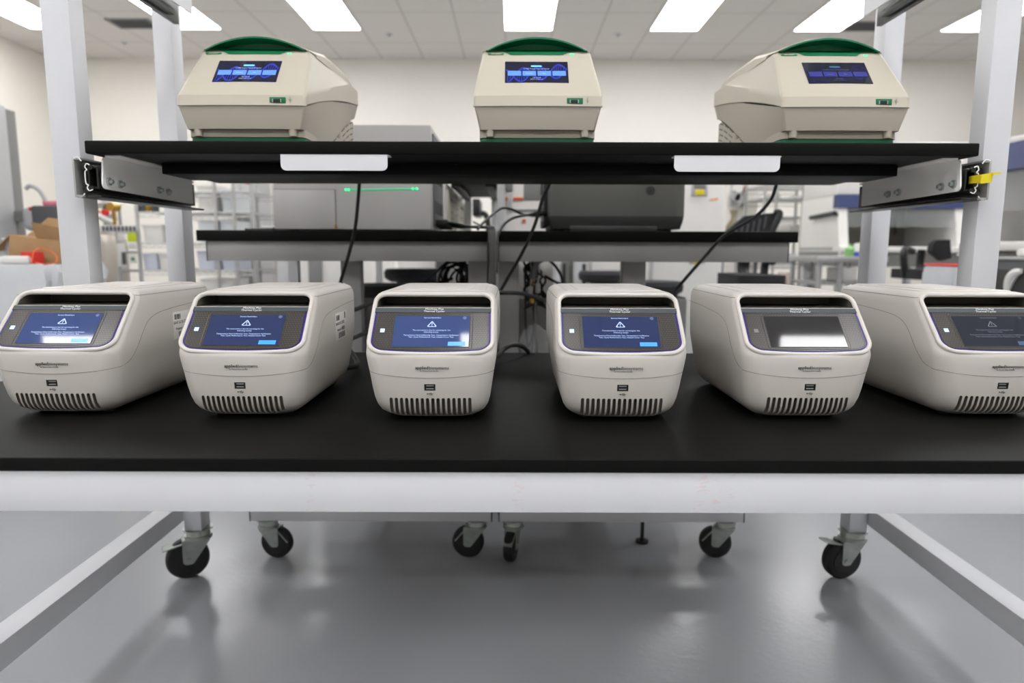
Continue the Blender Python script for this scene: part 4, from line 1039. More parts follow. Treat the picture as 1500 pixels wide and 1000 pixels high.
# things heaped in the bin
zb0 = zr_ - .001
def heap(name, label, cat, mb, mats): return tag(mb.build(name, mats), label, cat)
b = MB(); q = at(66, 372, YW + .14)
Mx = Matrix.Translation((q.x - .03, YW + .20, zb0)) @ Matrix.Rotation(.3, 4, 'Z') @ Matrix.Rotation(.12, 4, 'Y')
b.box(-.11, .12, -.09, .10, .006, .10, .001, M=Mx)
t = tag(b.build('cardboard_box', [M_card]), 'open brown cardboard box heaped on the waste bin', 'box')
b = MB(); b.prism([(-.02, -.09, .10), (.12, -.09, .10), (.10, -.12, .15), (-.03, -.12, .16)], (0, .004, 0), M=Mx); b.build('flap', [M_card], t)
b = MB(); b.prism([(-.11, -.085, .10), (-.11, .09, .10), (-.16, .09, .03), (-.165, -.085, .03)], (0, 0, .004), M=Mx); b.build('flap', [M_card], t)
b = MB(); b.prism([(-.11, .09, .10), (.12, .09, .10), (.09, .13, .185), (-.05, .13, .185)], (0, .004, 0), M=Mx); b.build('flap', [M_card], t)
b = MB(); q = at(36, 380, YW + .03); Mx = Matrix.Translation((q.x, YW + .075, zb0 + .024)) @ Matrix.Rotation(-.3, 4, 'Z'); b.box(-.032, .034, -.022, .022, -.022, .024, .003, M=Mx); heap('small_carton', 'small red carton on the waste bin in front of the brown box', 'carton', b, [M_red])
b = MB(); q = at(12, 372, YW + .1); b.lathe([(.045, 0), (.052, .07), (.056, .095), (.060, .095), (.058, .10), (.053, .10), (.047, .004)], (q.x, YW + .17, zb0 + .002), 28); heap('plastic_tub', 'clear whitish plastic tub on the waste bin left of the red carton', 'tub', b, [mat('frosted_plastic', (225, 225, 228), .25, alpha=.6)])
b = MB(); q = at(14, 388, YW); b.box(-.06, .05, -.03, .03, 0, .03, .012, M=Matrix.Translation((q.x, YW + .05, zb0 + .002)) @ Matrix.Rotation(.2, 4, 'Z')); heap('foam_block', 'white foam block at the front of the waste bin', 'foam', b, [M_offwhite])
cable(A([(46, 386, YW + .02), (50, 368, YW + .035), (62, 364, YW + .07), (80, 372, YW + .07), (82, 384, YW + .03), (64, 387, YW + .02), (52, 384, YW + .02)]), .0022, 'orange string looped over the brown box on the waste bin', name='string', m=M_orange)
# grey box with pink strip, behind the bin
t = thing('equipment_case', 'dark grey case with a pink strip standing behind the waste bin', 'case')
b = MB(); pbox(b, 50, 88, 303, 440, 3.25, .2, .01); b.box(xat(50, 400, 3.25), xat(88, 400, 3.25), 3.26, 3.44, 0, .6); b.build('body', [M_dgrey], t)
b = MB(); pbox(b, 62, 86, 296, 303, 3.27, .15, .004); b.build('pink_strip', [M_pink], t)
# liquid nitrogen dewar
t = thing('gas_dewar', 'steel liquid gas dewar with fittings and hung tags behind the left post', 'gas dewar')
cx, cy, rr = xat(128, 360, 4.55), 4.55, .235; zt = zat(338, 4.3)
b = MB(); b.lathe([(rr * .9, .10), (rr, .16), (rr, zt - .10), (rr * .93, zt - .03), (rr * .6, zt + .03), (.05, zt + .045)], (cx, cy, 0), 36); b.build('tank', [M_skin_pot], t)
b = MB(); b.lathe([(.21, 0), (.24, 0), (.24, .09), (.21, .1)], (cx, cy, .002), 30); b.build('base_ring', [M_blackpl], t)
b = MB(); b.tube([(cx + .2 * math.cos(a), cy + .2 * math.sin(a), zt + .17) for a in [k * math.pi / 12 for k in range(24)]], .014, 8, closed=True, smooth=False)
for a in (0.4, 2.0, 3.6, 5.2): b.tube([(cx + .2 * math.cos(a), cy + .2 * math.sin(a), zt - .05), (cx + .2 * math.cos(a), cy + .2 * math.sin(a), zt + .17)], .010, 8, smooth=False)
b.build('guard_ring', [M_steel], t)
for i, (dx, dz, m) in enumerate(((.08, .12, M_brass), (.22, .15, M_brass), (.16, .22, M_steel), (.19, .08, M_steel))):
    b = MB(); b.cyl((cx + dx, cy - .05, zt + .02), (cx + dx, cy - .05, zt + dz), .013, n=10); b.cyl((cx + dx, cy - .09, zt + dz), (cx + dx, cy - .01, zt + dz), .028, n=14); b.build('valve', [m], t)
b = MB(); b.tube([(cx + .02, cy - .18, zt + .06), (cx + .10, cy - .22, zt + .07), (cx + .18, cy - .2, zt + .09), (cx + .24, cy - .12, zt + .05)], .020, 8); b.build('hose', [M_offwhite], t)
b = MB(); b.cyl((cx + .22, cy - .16, zt + .11), (cx + .22, cy - .13, zt + .11), .02, n=16); b.build('red_gauge', [M_red], t)
b = MB()
xh0, xh1 = xat(172, 380, 4.28), xat(203, 380, 4.28); zh = zat(396, 4.28)
for x in (xh0, xh1): b.tube([(x, 4.30, .2), (x, 4.30, zat(338, 4.28))], .012, 8, smooth=False)
for yy in (341, 371, 398): b.tube([(xh0, 4.30, zat(yy, 4.28)), (xh1, 4.30, zat(yy, 4.28))], .009, 8, smooth=False)
b.build('handle_frame', [M_steel], t)
for (a, c, d, e), m, nm in (((172, 183, 343, 355), M_offwhite, 'tag'), ((172, 184, 358, 392), M_offwhite, 'tag'), ((186.5, 199.5, 343, 356), M_lime, 'yellow_tag'), ((188, 199, 357, 366), M_offwhite, 'tag'), ((190, 200, 374, 387), M_offwhite, 'tag')):
    b = MB(); pbox(b, a, c, d, e, 4.275, .004, .0006); b.build(nm, [m], t)
b = MB(); pbox(b, 178.5, 184.5, 371, 389, 4.272, .003, .0004); b.build('dark_tag', [M_dgrey], t)
b = MB(); pbox(b, 192.5, 197, 378.5, 383, 4.272, .003, .0004); b.build('green_mark', [M_greenprint], t)
b = MB(); pbox(b, 147, 199, 331.5, 342, 4.290, .004, .001); b.build('name_band', [M_offwhite], t)
b = MB(); bm_ = ext(147, 199, 331, 342, 4.288)
for k in range(9): b.box(bm_[0] + .012 + k * .024, bm_[0] + .026 + k * .024, 4.2865, 4.2905, bm_[2] + .008, bm_[3] - .008)
b.build('band_print', [M_dgrey], t)
# wire shelving rack with white bins
def rack(name, label, xa, xb, Y, depth, shelves, posts_px, ztop):
    t = thing(name, label, 'wire shelf')
    x0, x1 = xat(xa, 350, Y), xat(xb, 350, Y)
    for px in posts_px:
        for y in (Y, Y + depth):
            b = MB(); x = xat(px, 350, Y); b.cyl((x, y, 0), (x, y, ztop), .014, n=10); b.build('post', [M_steel], t)
    for py in shelves:
        z = zat(py, Y); b = MB()
        for y in (Y + .002, Y + depth - .002):
            b.tube([(x0, y, z), (x1, y, z)], .006, 6, smooth=False); b.tube([(x0, y, z - .032), (x1, y, z - .032)], .005, 6, smooth=False)
            n = int((x1 - x0) / .06)
            for k in range(n): xx = x0 + .03 + k * .06; b.tube([(xx, y, z), (xx + .03, y, z - .032)], .003, 5, smooth=False); b.tube([(xx + .03, y, z - .032), (xx + .06, y, z)], .003, 5, smooth=False)
        n = int((x1 - x0) / .028)
        for k in range(n + 1): xx = x0 + (x1 - x0) * k / n; b.box(xx - .0025, xx + .0025, Y, Y + depth, z + .003, z + .008)
        b.build('wire_shelf', [M_steel], t)
    return t
YK = 5.4
rack('wire_rack', 'steel wire rack full of white bins behind the left posts', 200, 372, YK, .5, (283, 313, 358, 398, 455, 520), (203, 318, 345, 372), zat(262, YK))
def bin_(px0, px1, yt, yb, Y, label, m, group, cat='storage bin', nm='storage_bin'):
    a = ext(px0, px1, yt, yb, Y); b = MB(); c = ((a[0] + a[1]) / 2)
    w = (a[1] - a[0]) / 2; o = lambda k, z: [Vector((c + p.x * k, Y + .17 + p.y * k, z)) for p in rpoly([(-w, -.16, .015), (w, -.16, .015), (w, .16, .015), (-w, .16, .015)], 4)]
    z0, z1 = a[2], a[3]
    b.loft([o(.90, z0), o(.99, z1 - .012), o(1.03, z1 - .012), o(1.03, z1)])
    o_ = tag(b.build(nm, [m]), label, cat, group)
    return o_
zsh = lambda py: zat(py, YK) + .0085
def onshelf(px0, px1, yt, shelf, label, m, group='bins on the left wire rack'):
    a = ext(px0, px1, yt, shelf, YK); b = MB(); c = (a[0] + a[1]) / 2; w = (a[1] - a[0]) / 2
    o = lambda k, z: [Vector((c + p.x * k, YK + .20 + p.y * k, z)) for p in rpoly([(-w, -.18, .015), (w, -.18, .015), (w, .18, .015), (-w, .18, .015)], 4)]
    z0, z1 = zsh(shelf), a[3]
    b.loft([o(.90, z0), o(.985, z1 - .012), o(1.02, z1 - .012), o(1.02, z1)])
    return tag(b.build('storage_bin', [m]), label, 'storage bin', group)
M_binclear = mat('milky_plastic', (214, 218, 222), .3)
M_binblue = mat('pale_blue_plastic', (204, 208, 222), .35)
onshelf(206, 236, 330, 358, 'white bin on the wire rack right of the yellow dewar tag', M_offwhite)
onshelf(206, 228, 372, 398, 'pale blue bin on the rack shelf below, beside the dewar tags', M_binblue)
onshelf(230, 246, 372, 398, 'white bin squeezed against the left rear post on the rack', M_offwhite)
onshelf(286, 314, 272, 313, 'tall white bin on the rack just right of the left rear post', M_offwhite)
onshelf(321, 343, 278, 313, 'white bin on the rack left of the grey door', M_binclear)
onshelf(288, 316, 324, 358, 'milky bin on the rack shelf just above the rear bench top', M_binclear)
onshelf(320, 342, 324, 358, 'second milky bin on that shelf, nearer the grey door', M_binclear)
onshelf(286, 314, 368, 398, 'pale blue bin on the rack seen under the left rear bench', M_binblue)
onshelf(322, 344, 372, 398, 'second pale blue bin on the rack seen under the left bench', M_binblue)
onshelf(292, 340, 410, 455, 'wide white bin on the lowest rack shelf in view', M_offwhite)
for px, m, lab in ((203, M_dgrey, 'dark bottle on the rack above the white bin'), (213, M_dgrey, 'second dark bottle on the rack, left of the amber one'), (219, M_brass, 'amber bottle on the rack above the white bin'), (228, M_dgrey, 'dark bottle on the rack beside the left rear post')):
    x = xat(px, 310, YK + .1); b = MB(); b.lathe([(.026, 0), (.028, .005), (.028, .05), (.012, .065), (.012, .08), (.001, .081)], (x, YK + .1, zsh(313)), 14); tag(b.build('bottle', [m]), lab, 'bottle')
# grey door leaf and column beyond the rack
t = thing('grey_locker', 'narrow grey locker standing right of the white bin rack', 'locker')
b = MB(); a = ext(346, 372, 240, 420, 5.95); b.box(a[0], a[1], 5.95, 6.4, .003, a[3], .006); b.build('body', [M_lgrey], t)
b = MB(); b.box(a[0] + .015, a[1] - .015, 5.938, 5.952, .05, a[3] - .02, .004); b.build('door', [M_lgrey], t)
b = MB(); b.box(a[0] + .03, a[0] + .11, 5.90, 5.94, zat(318, 5.9), zat(313, 5.9), .003); b.build('handle', [M_blackpl], t)
b = MB(); b.box(a[1] - .05, a[1] - .01, 5.925, 5.94, zat(270, 5.9), zat(262, 5.9), .003); b.build('red_mark', [M_red], t)
t = thing('white_partition', 'tall plain white panel between the grey locker and the silver instrument', 'panel')
b = MB(); a = ext(371, 470, 200, 420, 6.6); b.box(a[0], a[1], 6.6, 6.7, .003, 1.95, .004); b.build('panel', [M_wall], t)
b = MB(); b.box(a[0], a[1], 6.58, 6.72, 0, .06, .004); b.build('foot', [M_lgrey], t)
b = MB(); p = at(374, 316, 6.5); b.box(p.x - .05, p.x + .05, 6.54, 6.60, p.z - .03, p.z + .03, .008); b.build('hook_rail', [M_dgrey], t)
# things seen through the openings below the left bench
t = thing('grey_column_cabinet', 'grey column cabinet seen under the left rear bench left of its first leg', 'cabinet')
b = MB(); a = ext(404, 431, 300, 430, 5.3); b.box(a[0], a[1], 5.3, 5.7, .003, 1.1, .005); b.build('body', [M_lgrey], t); b = MB(); b.box(a[0] + .012, a[1] - .012, 5.29, 5.302, .06, 1.08, .003); b.build('door', [M_lgrey], t)
t = thing('white_fridge', 'white refrigerator seen under the left rear bench between column and leg', 'refrigerator')
b = MB(); a = ext(436, 503, 300, 430, 5.0); b.box(a[0], a[1], 5.0, 5.6, .05, 1.15, .01); b.build('body', [M_offwhite], t); b = MB(); b.box(a[0], a[1], 4.95, 4.998, .08, 1.14, .01); d = b.build('door', [M_offwhite], t)
b = MB(); b.box(a[0] + .09, a[0] + .19, 4.938, 4.952, .2, 1.0, .004); b.build('handle', [M_mgrey], d)
for k in range(4): b = MB(); xx = a[0] + .05 if k < 2 else a[1] - .05; yy = 5.06 if k % 2 else 5.5; b.cyl((xx, yy, 0), (xx, yy, .06), .02, n=10); b.build('foot', [M_blackpl], t)
# stools
def stool(px, py, Y, label, r=.19):
    c = at(px, py, Y); t = thing('lab_stool', label, 'stool', (c.x, Y, 0), 0, 'black lab stools behind the benches')
    z = c.z
    b = MB(); b.lathe([(.02, -.07), (r * .8, -.065), (r, -.045), (r * 1.02, -.015), (r * .95, .005), (r * .6, .0), (.001, -.008)], (0, 0, z), 30); b.build('seat', [M_fabric], t)
    b = MB(); b.cyl((0, 0, .12), (0, 0, z - .06), .025, .018, 14); b.build('gas_column', [M_blackpl], t)
    b = MB(); b.box(-.09, .16, -.09, .09, z - .10, z - .068, .006); b.build('seat_mechanism', [M_blackpl], t)
    b = MB(); b.lathe([(r * .9, .34), (r * .95, .36), (r * .9, .38), (r * .85, .36)], (0, 0, 0), 24); [b.tube([(0, 0, .36), (r * .9 * math.cos(a), r * .9 * math.sin(a), .36)], .008, 6, smooth=False) for a in (0, 2.1, 4.2)]; b.build('foot_ring', [M_steel], t)
    for k in range(5):
        a = k * 2 * math.pi / 5 + .3; b = MB(); b.tube([(0, 0, .13), (.28 * math.cos(a), .28 * math.sin(a), .075)], lambda u: .028 - .01 * u, 8, smooth=False); l = b.build('leg', [M_blackpl], t)
        b = MB(); b.cyl((.28 * math.cos(a) - .012, .28 * math.sin(a), .028), (.28 * math.cos(a) + .012, .28 * math.sin(a), .028), .027, n=14); b.cyl((.28 * math.cos(a), .28 * math.sin(a), .04), (.28 * math.cos(a), .28 * math.sin(a), .08), .008, n=8); b.build('caster', [M_rubber], l)
    return t
stool(557, 418, 3.3, 'black lab stool under the left rear bench, lower and nearer of the two there', .19)
stool(606, 395, 3.8, 'black lab stool under the left rear bench, higher one behind the third cycler', .16)
stool(888, 398, 4.25, 'black lab stool seen through the right rear bench left of its leg', .17)
stool(952, 413, 3.4, 'black lab stool just right of the right rear bench leg', .16)
# cabinets that stand behind the stools
t = thing('storage_cabinet', 'white storage cabinet behind the stools under the left rear bench', 'cabinet')
b = MB(); a = ext(584, 640, 340, 470, 5.4); b.box(a[0], a[1], 5.4, 5.9, .003, .95, .006); b.build('body', [M_offwhite], t); b = MB(); b.box(a[0] + .01, a[1] - .01, 5.385, 5.402, .08, .93, .004); b.build('door', [M_offwhite], t)
t = thing('storage_cabinet', 'grey storage cabinet behind the cord coil under the left rear bench', 'cabinet')
b = MB(); a = ext(638, 692, 345, 470, 5.2); b.box(a[0], a[1], 5.2, 5.7, .003, .92, .006); b.build('body', [M_mgrey], t); b = MB(); b.box(a[0] + .01, a[1] - .01, 5.185, 5.202, .08, .9, .004); b.build('door', [M_mgrey], t)
t = thing('storage_cabinet', 'white storage cabinet seen left of the stools under the left bench', 'cabinet')
b = MB(); a = ext(527, 577, 360, 470, 6.2); b.box(a[0], a[1], 6.2, 6.7, .003, .88, .006); b.build('body', [M_offwhite], t); b = MB(); b.box(a[0] + .01, a[1] - .01, 6.185, 6.202, .08, .86, .004); b.build('door', [M_offwhite], t)
b = MB(); p = at(553, 391, 6.0); b.box(-.12, .12, -.1, .1, -.05, .05, .02, M=Matrix.Translation((p.x, 6.3, .88 + .0505)) @ Matrix.Rotation(.4, 4, 'Z')); tag(b.build('shoulder_bag', [M_fabric]), 'dark bag lying on the white cabinet left of the stools', 'bag')
# under the right bench: narrow white cabinet, grey cabinets
for (xa, xb), Y, m, lab in (((806, 833), 5.0, M_mgrey, 'grey cabinet right of the cord tangle under the right rear bench'), ((833, 841), 5.45, M_offwhite, 'narrow white cabinet strip between two grey ones under the right bench'), ((841, 862), 4.9, M_lgrey, 'light grey cabinet left of the stool under the right rear bench'), ((866, 918), 5.3, M_offwhite, 'white cabinet behind the stool under the right rear bench')):
    t = thing('storage_cabinet', lab, 'cabinet'); a = ext(xa, xb, 340, 470, Y)
    b = MB(); b.box(a[0], a[1], Y, Y + .45, .003, .93, .006); b.build('body', [m], t); b = MB(); b.box(a[0] + .006, a[1] - .006, Y - .015, Y + .002, .08, .91, .004); d = b.build('door', [m], t)
    b = MB(); xx = a[1] - .035; b.box(xx - .012, xx + .012, Y - .03, Y - .012, .62, .80, .003); b.build('handle', [M_blackpl], d)
b = MB(); a = ext(874, 908, 374, 392, 4.6); b.lathe([(.10, 0), (.11, .01), (.11, .16), (.115, .165), (.105, .17)], ((a[0] + a[1]) / 2, 5.45, .931), 24); tag(b.build('steel_canister', [M_steel]), 'round steel canister on the white cabinet behind the right bench', 'canister')
# ------------------------------------------------------------------ middle background, on and behind the rear benches
t = thing('long_analyser', 'long beige analyser with a slotted side panel behind the silver instrument', 'analyser')
XA = -.285
b = MB(); b.box(-.95, XA, 2.62, 4.55, ZR, zat(266, 3.0) , .008); b.build('case', [M_offwhite], t)
b = MB(); b.box(XA - .004, XA + .006, 2.75, 4.4, ZR + .02, zat(270, 3.0) - .02, .004); p = b.build('side_panel', [M_beige], t)
b = MB()
for k in range(5):
    y = 2.86 + .30 * k; z1 = ZR + .16 + (.03 if k % 2 else 0)
    b.box(XA + .005, XA + .012, y, y + .18, z1, z1 + .012, .002)
    for j in range(3): b.box(XA + .005, XA + .009, y + .02, y + .10, z1 - .05 - .03 * j, z1 - .045 - .03 * j)
    b.box(XA + .005, XA + .010, y + .05, y + .09, z1 + .05, z1 + .07)
b.build('slots', [M_mgrey], p)
b = MB(); b.box(-.96, XA + .01, 2.61, 4.56, ZR - .035, ZR - .001 , .004); [b.box(x_, x_ + .04, y_, y_ + .04, 0, ZR - .035) for x_ in (-.95, XA - .035) for y_ in (2.63, 4.50)]; t2 = tag(b.build('analyser_table', [M_lgrey]), 'grey table under the long beige analyser behind the left rear bench', 'table')
for o_ in (t2,): o_.location.y += .28
for ch in t.children: pass
t.location.y += .28
t = thing('overhead_shelf', 'black overhead shelf above the benches beyond the long beige analyser', 'shelf')
zsf = zat(289, 4.0)
b = MB(); b.box(-.28, -.078, 3.0, 4.02, zsf, zsf + .06, .004); b.build('shelf_board', [M_black], t)
for x in (-.255, -.10): b = MB(); b.box(x - .02, x + .02, 3.98, 4.02, 0, zsf, .003); b.build('post', [M_post], t)
for x in (-.255, -.10): b = MB(); b.box(x - .02, x + .02, 3.1, 3.98, zsf - .02, zsf, .003); b.build('bracket', [M_blackpl], t)
# dark monitor arm piece
t = thing('monitor', 'dark monitor seen edge on below the black overhead shelf', 'monitor')
b = MB(); a = ext(692, 703, 291, 316, 4.3); b.box(a[0], a[1], 4.3, 4.62, a[2], a[3], .006); b.build('display', [M_blackpl], t)
b = MB(); b.tube([((a[0] + a[1]) / 2, 4.45, a[2] + .03), (a[1] + .04, 4.45, a[2] - .01), (a[1] + .05, 4.45, .85)], .018, 8); b.build('stand', [M_blackpl], t); b = MB(); b.cyl((a[1] + .05, 4.45, .842), (a[1] + .05, 4.45, .855), .09, n=20); b.build('base', [M_blackpl], t)
t = thing('side_table', 'pale side table that carries the edge-on monitor behind the rear benches', 'table')
b = MB(); b.box(-.27, .30, 4.2, 4.8, .81, .84, .003); b.build('table_top', [M_offwhite], t)
for x in (-.25, .28):
    for y in (4.23, 4.77): b = MB(); b.box(x - .015, x + .015, y - .015, y + .015, 0, .81); b.build('leg', [M_post], t)
# white instrument cabinet with window, right of the gap
t = thing('white_incubator', 'white incubator with a grey window behind the charcoal instrument', 'incubator')
YI = 3.0; a = ext(728, 812, 240, 336, YI); zt = zat(232, YI)
b = MB(); b.box(a[0], a[1], YI, YI + .55, .12, zt, .008); b.build('case', [M_offwhite], t)
b = MB(); q = ext(767, 792, 267, 293, YI); b.box(q[0], q[1], YI - .006, YI + .002, q[2], q[3], .003); b.build('window', [M_mgrey], t)
b = MB(); q = ext(728.5, 740, 240, 335, YI); b.box(q[0], q[1], YI - .02, YI + .002, q[2] - .2, zt - .01, .004); b.build('grey_edge_post', [M_lgrey], t)
for (xa, xb, ya, yb), m, nm in (((741, 751, 264, 280), M_mgrey, 'hook'), ((752, 766, 289, 293), M_orange, 'orange_mark'), ((741, 745, 289, 293), M_orange, 'orange_mark'), ((744, 750, 283, 310), M_lgrey, 'cable_duct'), ((765, 770, 321, 326), M_orange, 'orange_mark'), ((794, 800, 274, 280), M_blackpl, 'latch'), ((752, 798, 306, 308), M_lgrey, 'drawer_gap')):
    b = MB(); q = ext(xa, xb, ya, yb, YI); b.box(q[0], q[1], YI - .012, YI + .002, q[2], q[3], .002); b.build(nm, [m], t)
for x in (a[0] + .04, a[1] - .04):
    for y in (YI + .05, YI + .5): b = MB(); b.cyl((x, y, 0), (x, y, .125), .02, n=10); b.build('foot', [M_blackpl], t)
# white upright freezer
t = thing('upright_freezer', 'white upright freezer with a grey control panel and yellow stickers', 'freezer')
YF_ = 4.6; a = ext(948, 1059, 240, 500, YF_); zt = zat(211, YF_)
b = MB(); b.box(a[0], a[1], YF_ + .05, YF_ + .75, .06, zt, .012); b.build('body', [M_offwhite], t)
b = MB(); b.box(a[0], a[1], YF_, YF_ + .048, .10, zt, .012); d = b.build('door', [M_offwhite], t)
for (xa, xb, ya, yb), m, nm in (((1013, 1036, 266, 287), M_lgrey, 'control_panel'), ((1009, 1032, 378, 385.5), M_lgrey, 'control_panel')):
    b = MB(); q = ext(xa, xb, ya, yb, YF_); b.box(q[0], q[1], YF_ - .012, YF_ + .002, q[2], q[3], .004); pn = b.build(nm, [m], d)
    if ya < 300: b = MB(); q = ext(1016, 1033, 268, 276, YF_); b.box(q[0], q[1], YF_ - .016, YF_ - .01, q[2], q[3], .002); b.build('display', [M_mgrey], pn)
    b = MB(); q = ext(1018, 1031, 277, 285.5, YF_) if ya < 300 else ext(1014, 1026, 379, 385, YF_); b.box(q[0], q[1], YF_ - .016, YF_ - .01, q[2], q[3], .001); b.build('yellow_sticker', [M_yellow], pn)
b = MB(); q = at(1039.5, 293, YF_), at(1051.5, 291, YF_); b.tube([(q[0].x, YF_, q[0].z), (q[1].x, YF_, q[1].z)], .006, 6, smooth=False); b.build('orange_mark', [mat('orange_print', (240, 160, 90), .6)], d)
b = MB(); b.box(a[0] + .02, a[1] - .02, YF_ + .06, YF_ + .7, 0, .07); b.build('plinth', [M_blackpl], t)
b = MB(); q = at(955, 300, YF_); b.box(q.x - .012, q.x + .012, YF_ - .05, YF_ - .03, .7, 1.3, .005); b.box(q.x - .012, q.x + .012, YF_ - .04, YF_ + .001, .72, .76); b.box(q.x - .012, q.x + .012, YF_ - .04, YF_ + .001, 1.24, 1.28); b.build('handle', [M_lgrey], d)
# gas regulator board
t = thing('gas_regulator', 'brass and steel gas regulator on a board right of the upright freezer', 'gas regulator')
YG = 6.9
b = MB(); pbox(b, 1071, 1095, 266, 300, YG, .03, .006); b.build('board', [M_lgrey], t)
for (x, y, r), m in (((1077, 288, .045), M_steel), ((1084, 291, .055), M_steel), ((1082, 276, .045), M_offwhite), ((1091, 277, .028), M_red)):
    p = at(x, y, YG - .06); b = MB(); b.cyl((p.x, YG - .08, p.z), (p.x, YG + .005, p.z), r, n=16); b.build('gauge', [m], t)
b = MB(); p = at(1082, 284, YG); b.tube([(p.x, YG - .03, p.z), (p.x - .02, YG - .03, p.z - .25), (p.x, YG - .03, p.z - .55), (p.x, YG, .35)], .012, 8); b.build('pipe', [M_steel], t)
b = MB(); pbox(b, 1062, 1108, 250, 420, YG + .035, .06, .004); b.build('panel', [M_wall], t); b = MB(); a = ext(1062, 1108, 250, 420, YG); b.box(a[0], a[1], YG + .03, YG + .10, 0, .6, .003); b.build('lower_panel', [M_wall], t)
b = MB(); c = at(1074, 328, 5.4); b.lathe([(.055, 0), (.057, .01), (.057, .20), (.02, .26), (.02, .30), (.028, .30), (.028, .33), (.001, .331)], (c.x, 5.4, c.z - .22), 18)
g = tag(b.build('gas_bottle', [mat('tarnished_bottle', (136, 122, 98), .5)]), 'small brass topped gas bottle behind the mesh chair back', 'bottle')
t = thing('bottle_stand', 'low dark stand that carries the brass topped bottle', 'stand'); b = MB(); b.box(c.x - .15, c.x + .15, 5.2, 5.6, c.z - .26, c.z - .2205, .004); b.build('top', [M_dgrey], t)
for sx in (-1, 1):
    for sy in (5.23, 5.57): b = MB(); b.box(c.x + sx * .13 - .012, c.x + sx * .13 + .012, sy - .012, sy + .012, 0, c.z - .26); b.build('leg', [M_dgrey], t)
# mesh office chair
t = thing('office_chair', 'black office chair with a slatted mesh back behind the right rear bench', 'chair')
YC = 3.25
def chair_back(mb, pts, th): mb.prism(pts, th)
p = [at(1056, 345, YC + .05), at(1092, 316, YC + .05), at(1134, 311.5, YC), at(1141, 314, YC - .02), at(1128, 343, YC - .02), at(1122, 372, YC), at(1060, 372, YC + .05)]
b = MB(); b.prism(p, (0, .035, 0)); bk = b.build('backrest', [M_fabric], t)
b = MB()
for k in range(8):
    u = .08 + k * .11; q0 = p[0].lerp(p[2], u) + Vector((0, -.004, 0)); q1 = Vector((q0.x - .02, q0.y, p[6].z + .03)); b.tube([q0, q1], .005, 6, smooth=False)
b.build('slats', [M_dgrey], bk)
b = MB(); b.tube([p[2] + Vector((0, -.01, 0)), p[3] + Vector((0, -.01, 0)), p[4] + Vector((0, -.01, 0)), p[5] + Vector((0, -.01, 0))], .016, 8); b.build('back_frame', [M_blackpl], bk)
cx = at(1098, 420, YC).x
zse = zat(399, YC)
b = MB(); o = rpoly([(cx - .14, YC - .30, .06), (cx + .07, YC - .30, .06), (cx + .07, YC + .10, .06), (cx - .14, YC + .10, .06)], 6); b.loft([[Vector((q.x, q.y, z)) for q in o] for z in (zse - .07, zse)]); 
b.build('seat', [M_fabric], t)
b = MB(); b.tube([(cx, YC + .03, zse - .05), (cx, YC + .10, zse + .02), (cx, YC + .06, p[6].z + .06)], .03, 8); b.build('back_support', [M_blackpl], t)
b = MB(); b.cyl((cx, YC - .1, .1), (cx, YC - .1, zse - .06), .03, n=12); b.build('gas_column', [M_blackpl], t)
for k in range(5):
    a_ = k * 1.2566 + .2; e = (cx + .27 * math.cos(a_), YC - .1 + .27 * math.sin(a_)); b = MB(); b.tube([(cx, YC - .1, .12), (e[0], e[1], .075)], lambda u: .03 - .01 * u, 8, smooth=False); l = b.build('leg', [M_blackpl], t)
    b = MB(); b.cyl((e[0] - .015, e[1], .028), (e[0] + .015, e[1], .028), .0275, n=14); b.cyl((e[0], e[1], .04), (e[0], e[1], .08), .008, n=8); b.build('caster', [M_rubber], l)
for s in (1,):
    b = MB(); xx = xat(1117, 400, YC - .1); b.tube([(xx, YC - .12, zse - .04), (xx + .005, YC - .12, zat(384, YC - .1)), (xx + .005, YC - .2, zat(381, YC - .1))], .018, 8); b.build('armrest', [M_blackpl], t)
# bins and a bucket behind the chair
b = MB(); c = at(1097, 408, 4.4); b.lathe([(.045, .02), (.06, .28), (.064, .29), (.06, .295)], (c.x, 4.4, c.z - .28), 22); tag(b.build('bucket', [M_teal]), 'teal bucket behind the black office chair', 'bucket')
t = thing('bucket_stand', 'low grey stand under the teal bucket', 'stand'); b = MB(); b.box(c.x - .10, c.x + .10, 4.30, 4.50, .003, c.z - .2605, .004); b.build('body', [M_mgrey], t); b = MB(); b.box(c.x - .09, c.x + .09, 4.292, 4.302, .02, c.z - .28, .002); b.build('door', [M_mgrey], t)
b = MB(); c = at(1077, 402, 5.7); b.lathe([(.15, .0), (.19, .6), (.20, .61), (.18, .66), (.02, .70)], (c.x, 5.86, .002), 26); tag(b.build('refuse_bin', [mat('dark_olive_bin', (92, 90, 78), .5)]), 'dark olive refuse bin behind the office chair beside the freezer', 'bin')
# second wire rack, against the back
YQ = 6.3
t = thing('wire_rack', 'nearly empty steel wire rack right of the mesh chair', 'wire shelf')
x0, x1 = xat(1112, 350, YQ), xat(1198, 350, YQ)
for px in (1117, 1134, 1173, 1196):
    b = MB(); x = xat(px, 350, YQ); b.cyl((x, YQ, 0), (x, YQ, zat(262, YQ)), .014, n=10); b.build('post', [M_steel], t)
    if px in (1117, 1196): b = MB(); b.cyl((x, YQ + .5, 0), (x, YQ + .5, zat(262, YQ)), .014, n=10); b.build('post', [M_steel], t)
for py in (271, 290, 317, 338, 386):
    z = zat(py, YQ); b = MB()
    for y in (YQ, YQ + .5):
        b.tube([(x0, y, z), (x1, y, z)], .007, 6, smooth=False); b.tube([(x0, y, z - .034), (x1, y, z - .034)], .006, 6, smooth=False)
    for k in range(18): xx = x0 + (x1 - x0) * k / 17; b.box(xx - .003, xx + .003, YQ, YQ + .5, z + .004, z + .009)
    b.build('wire_shelf', [M_steel], t)
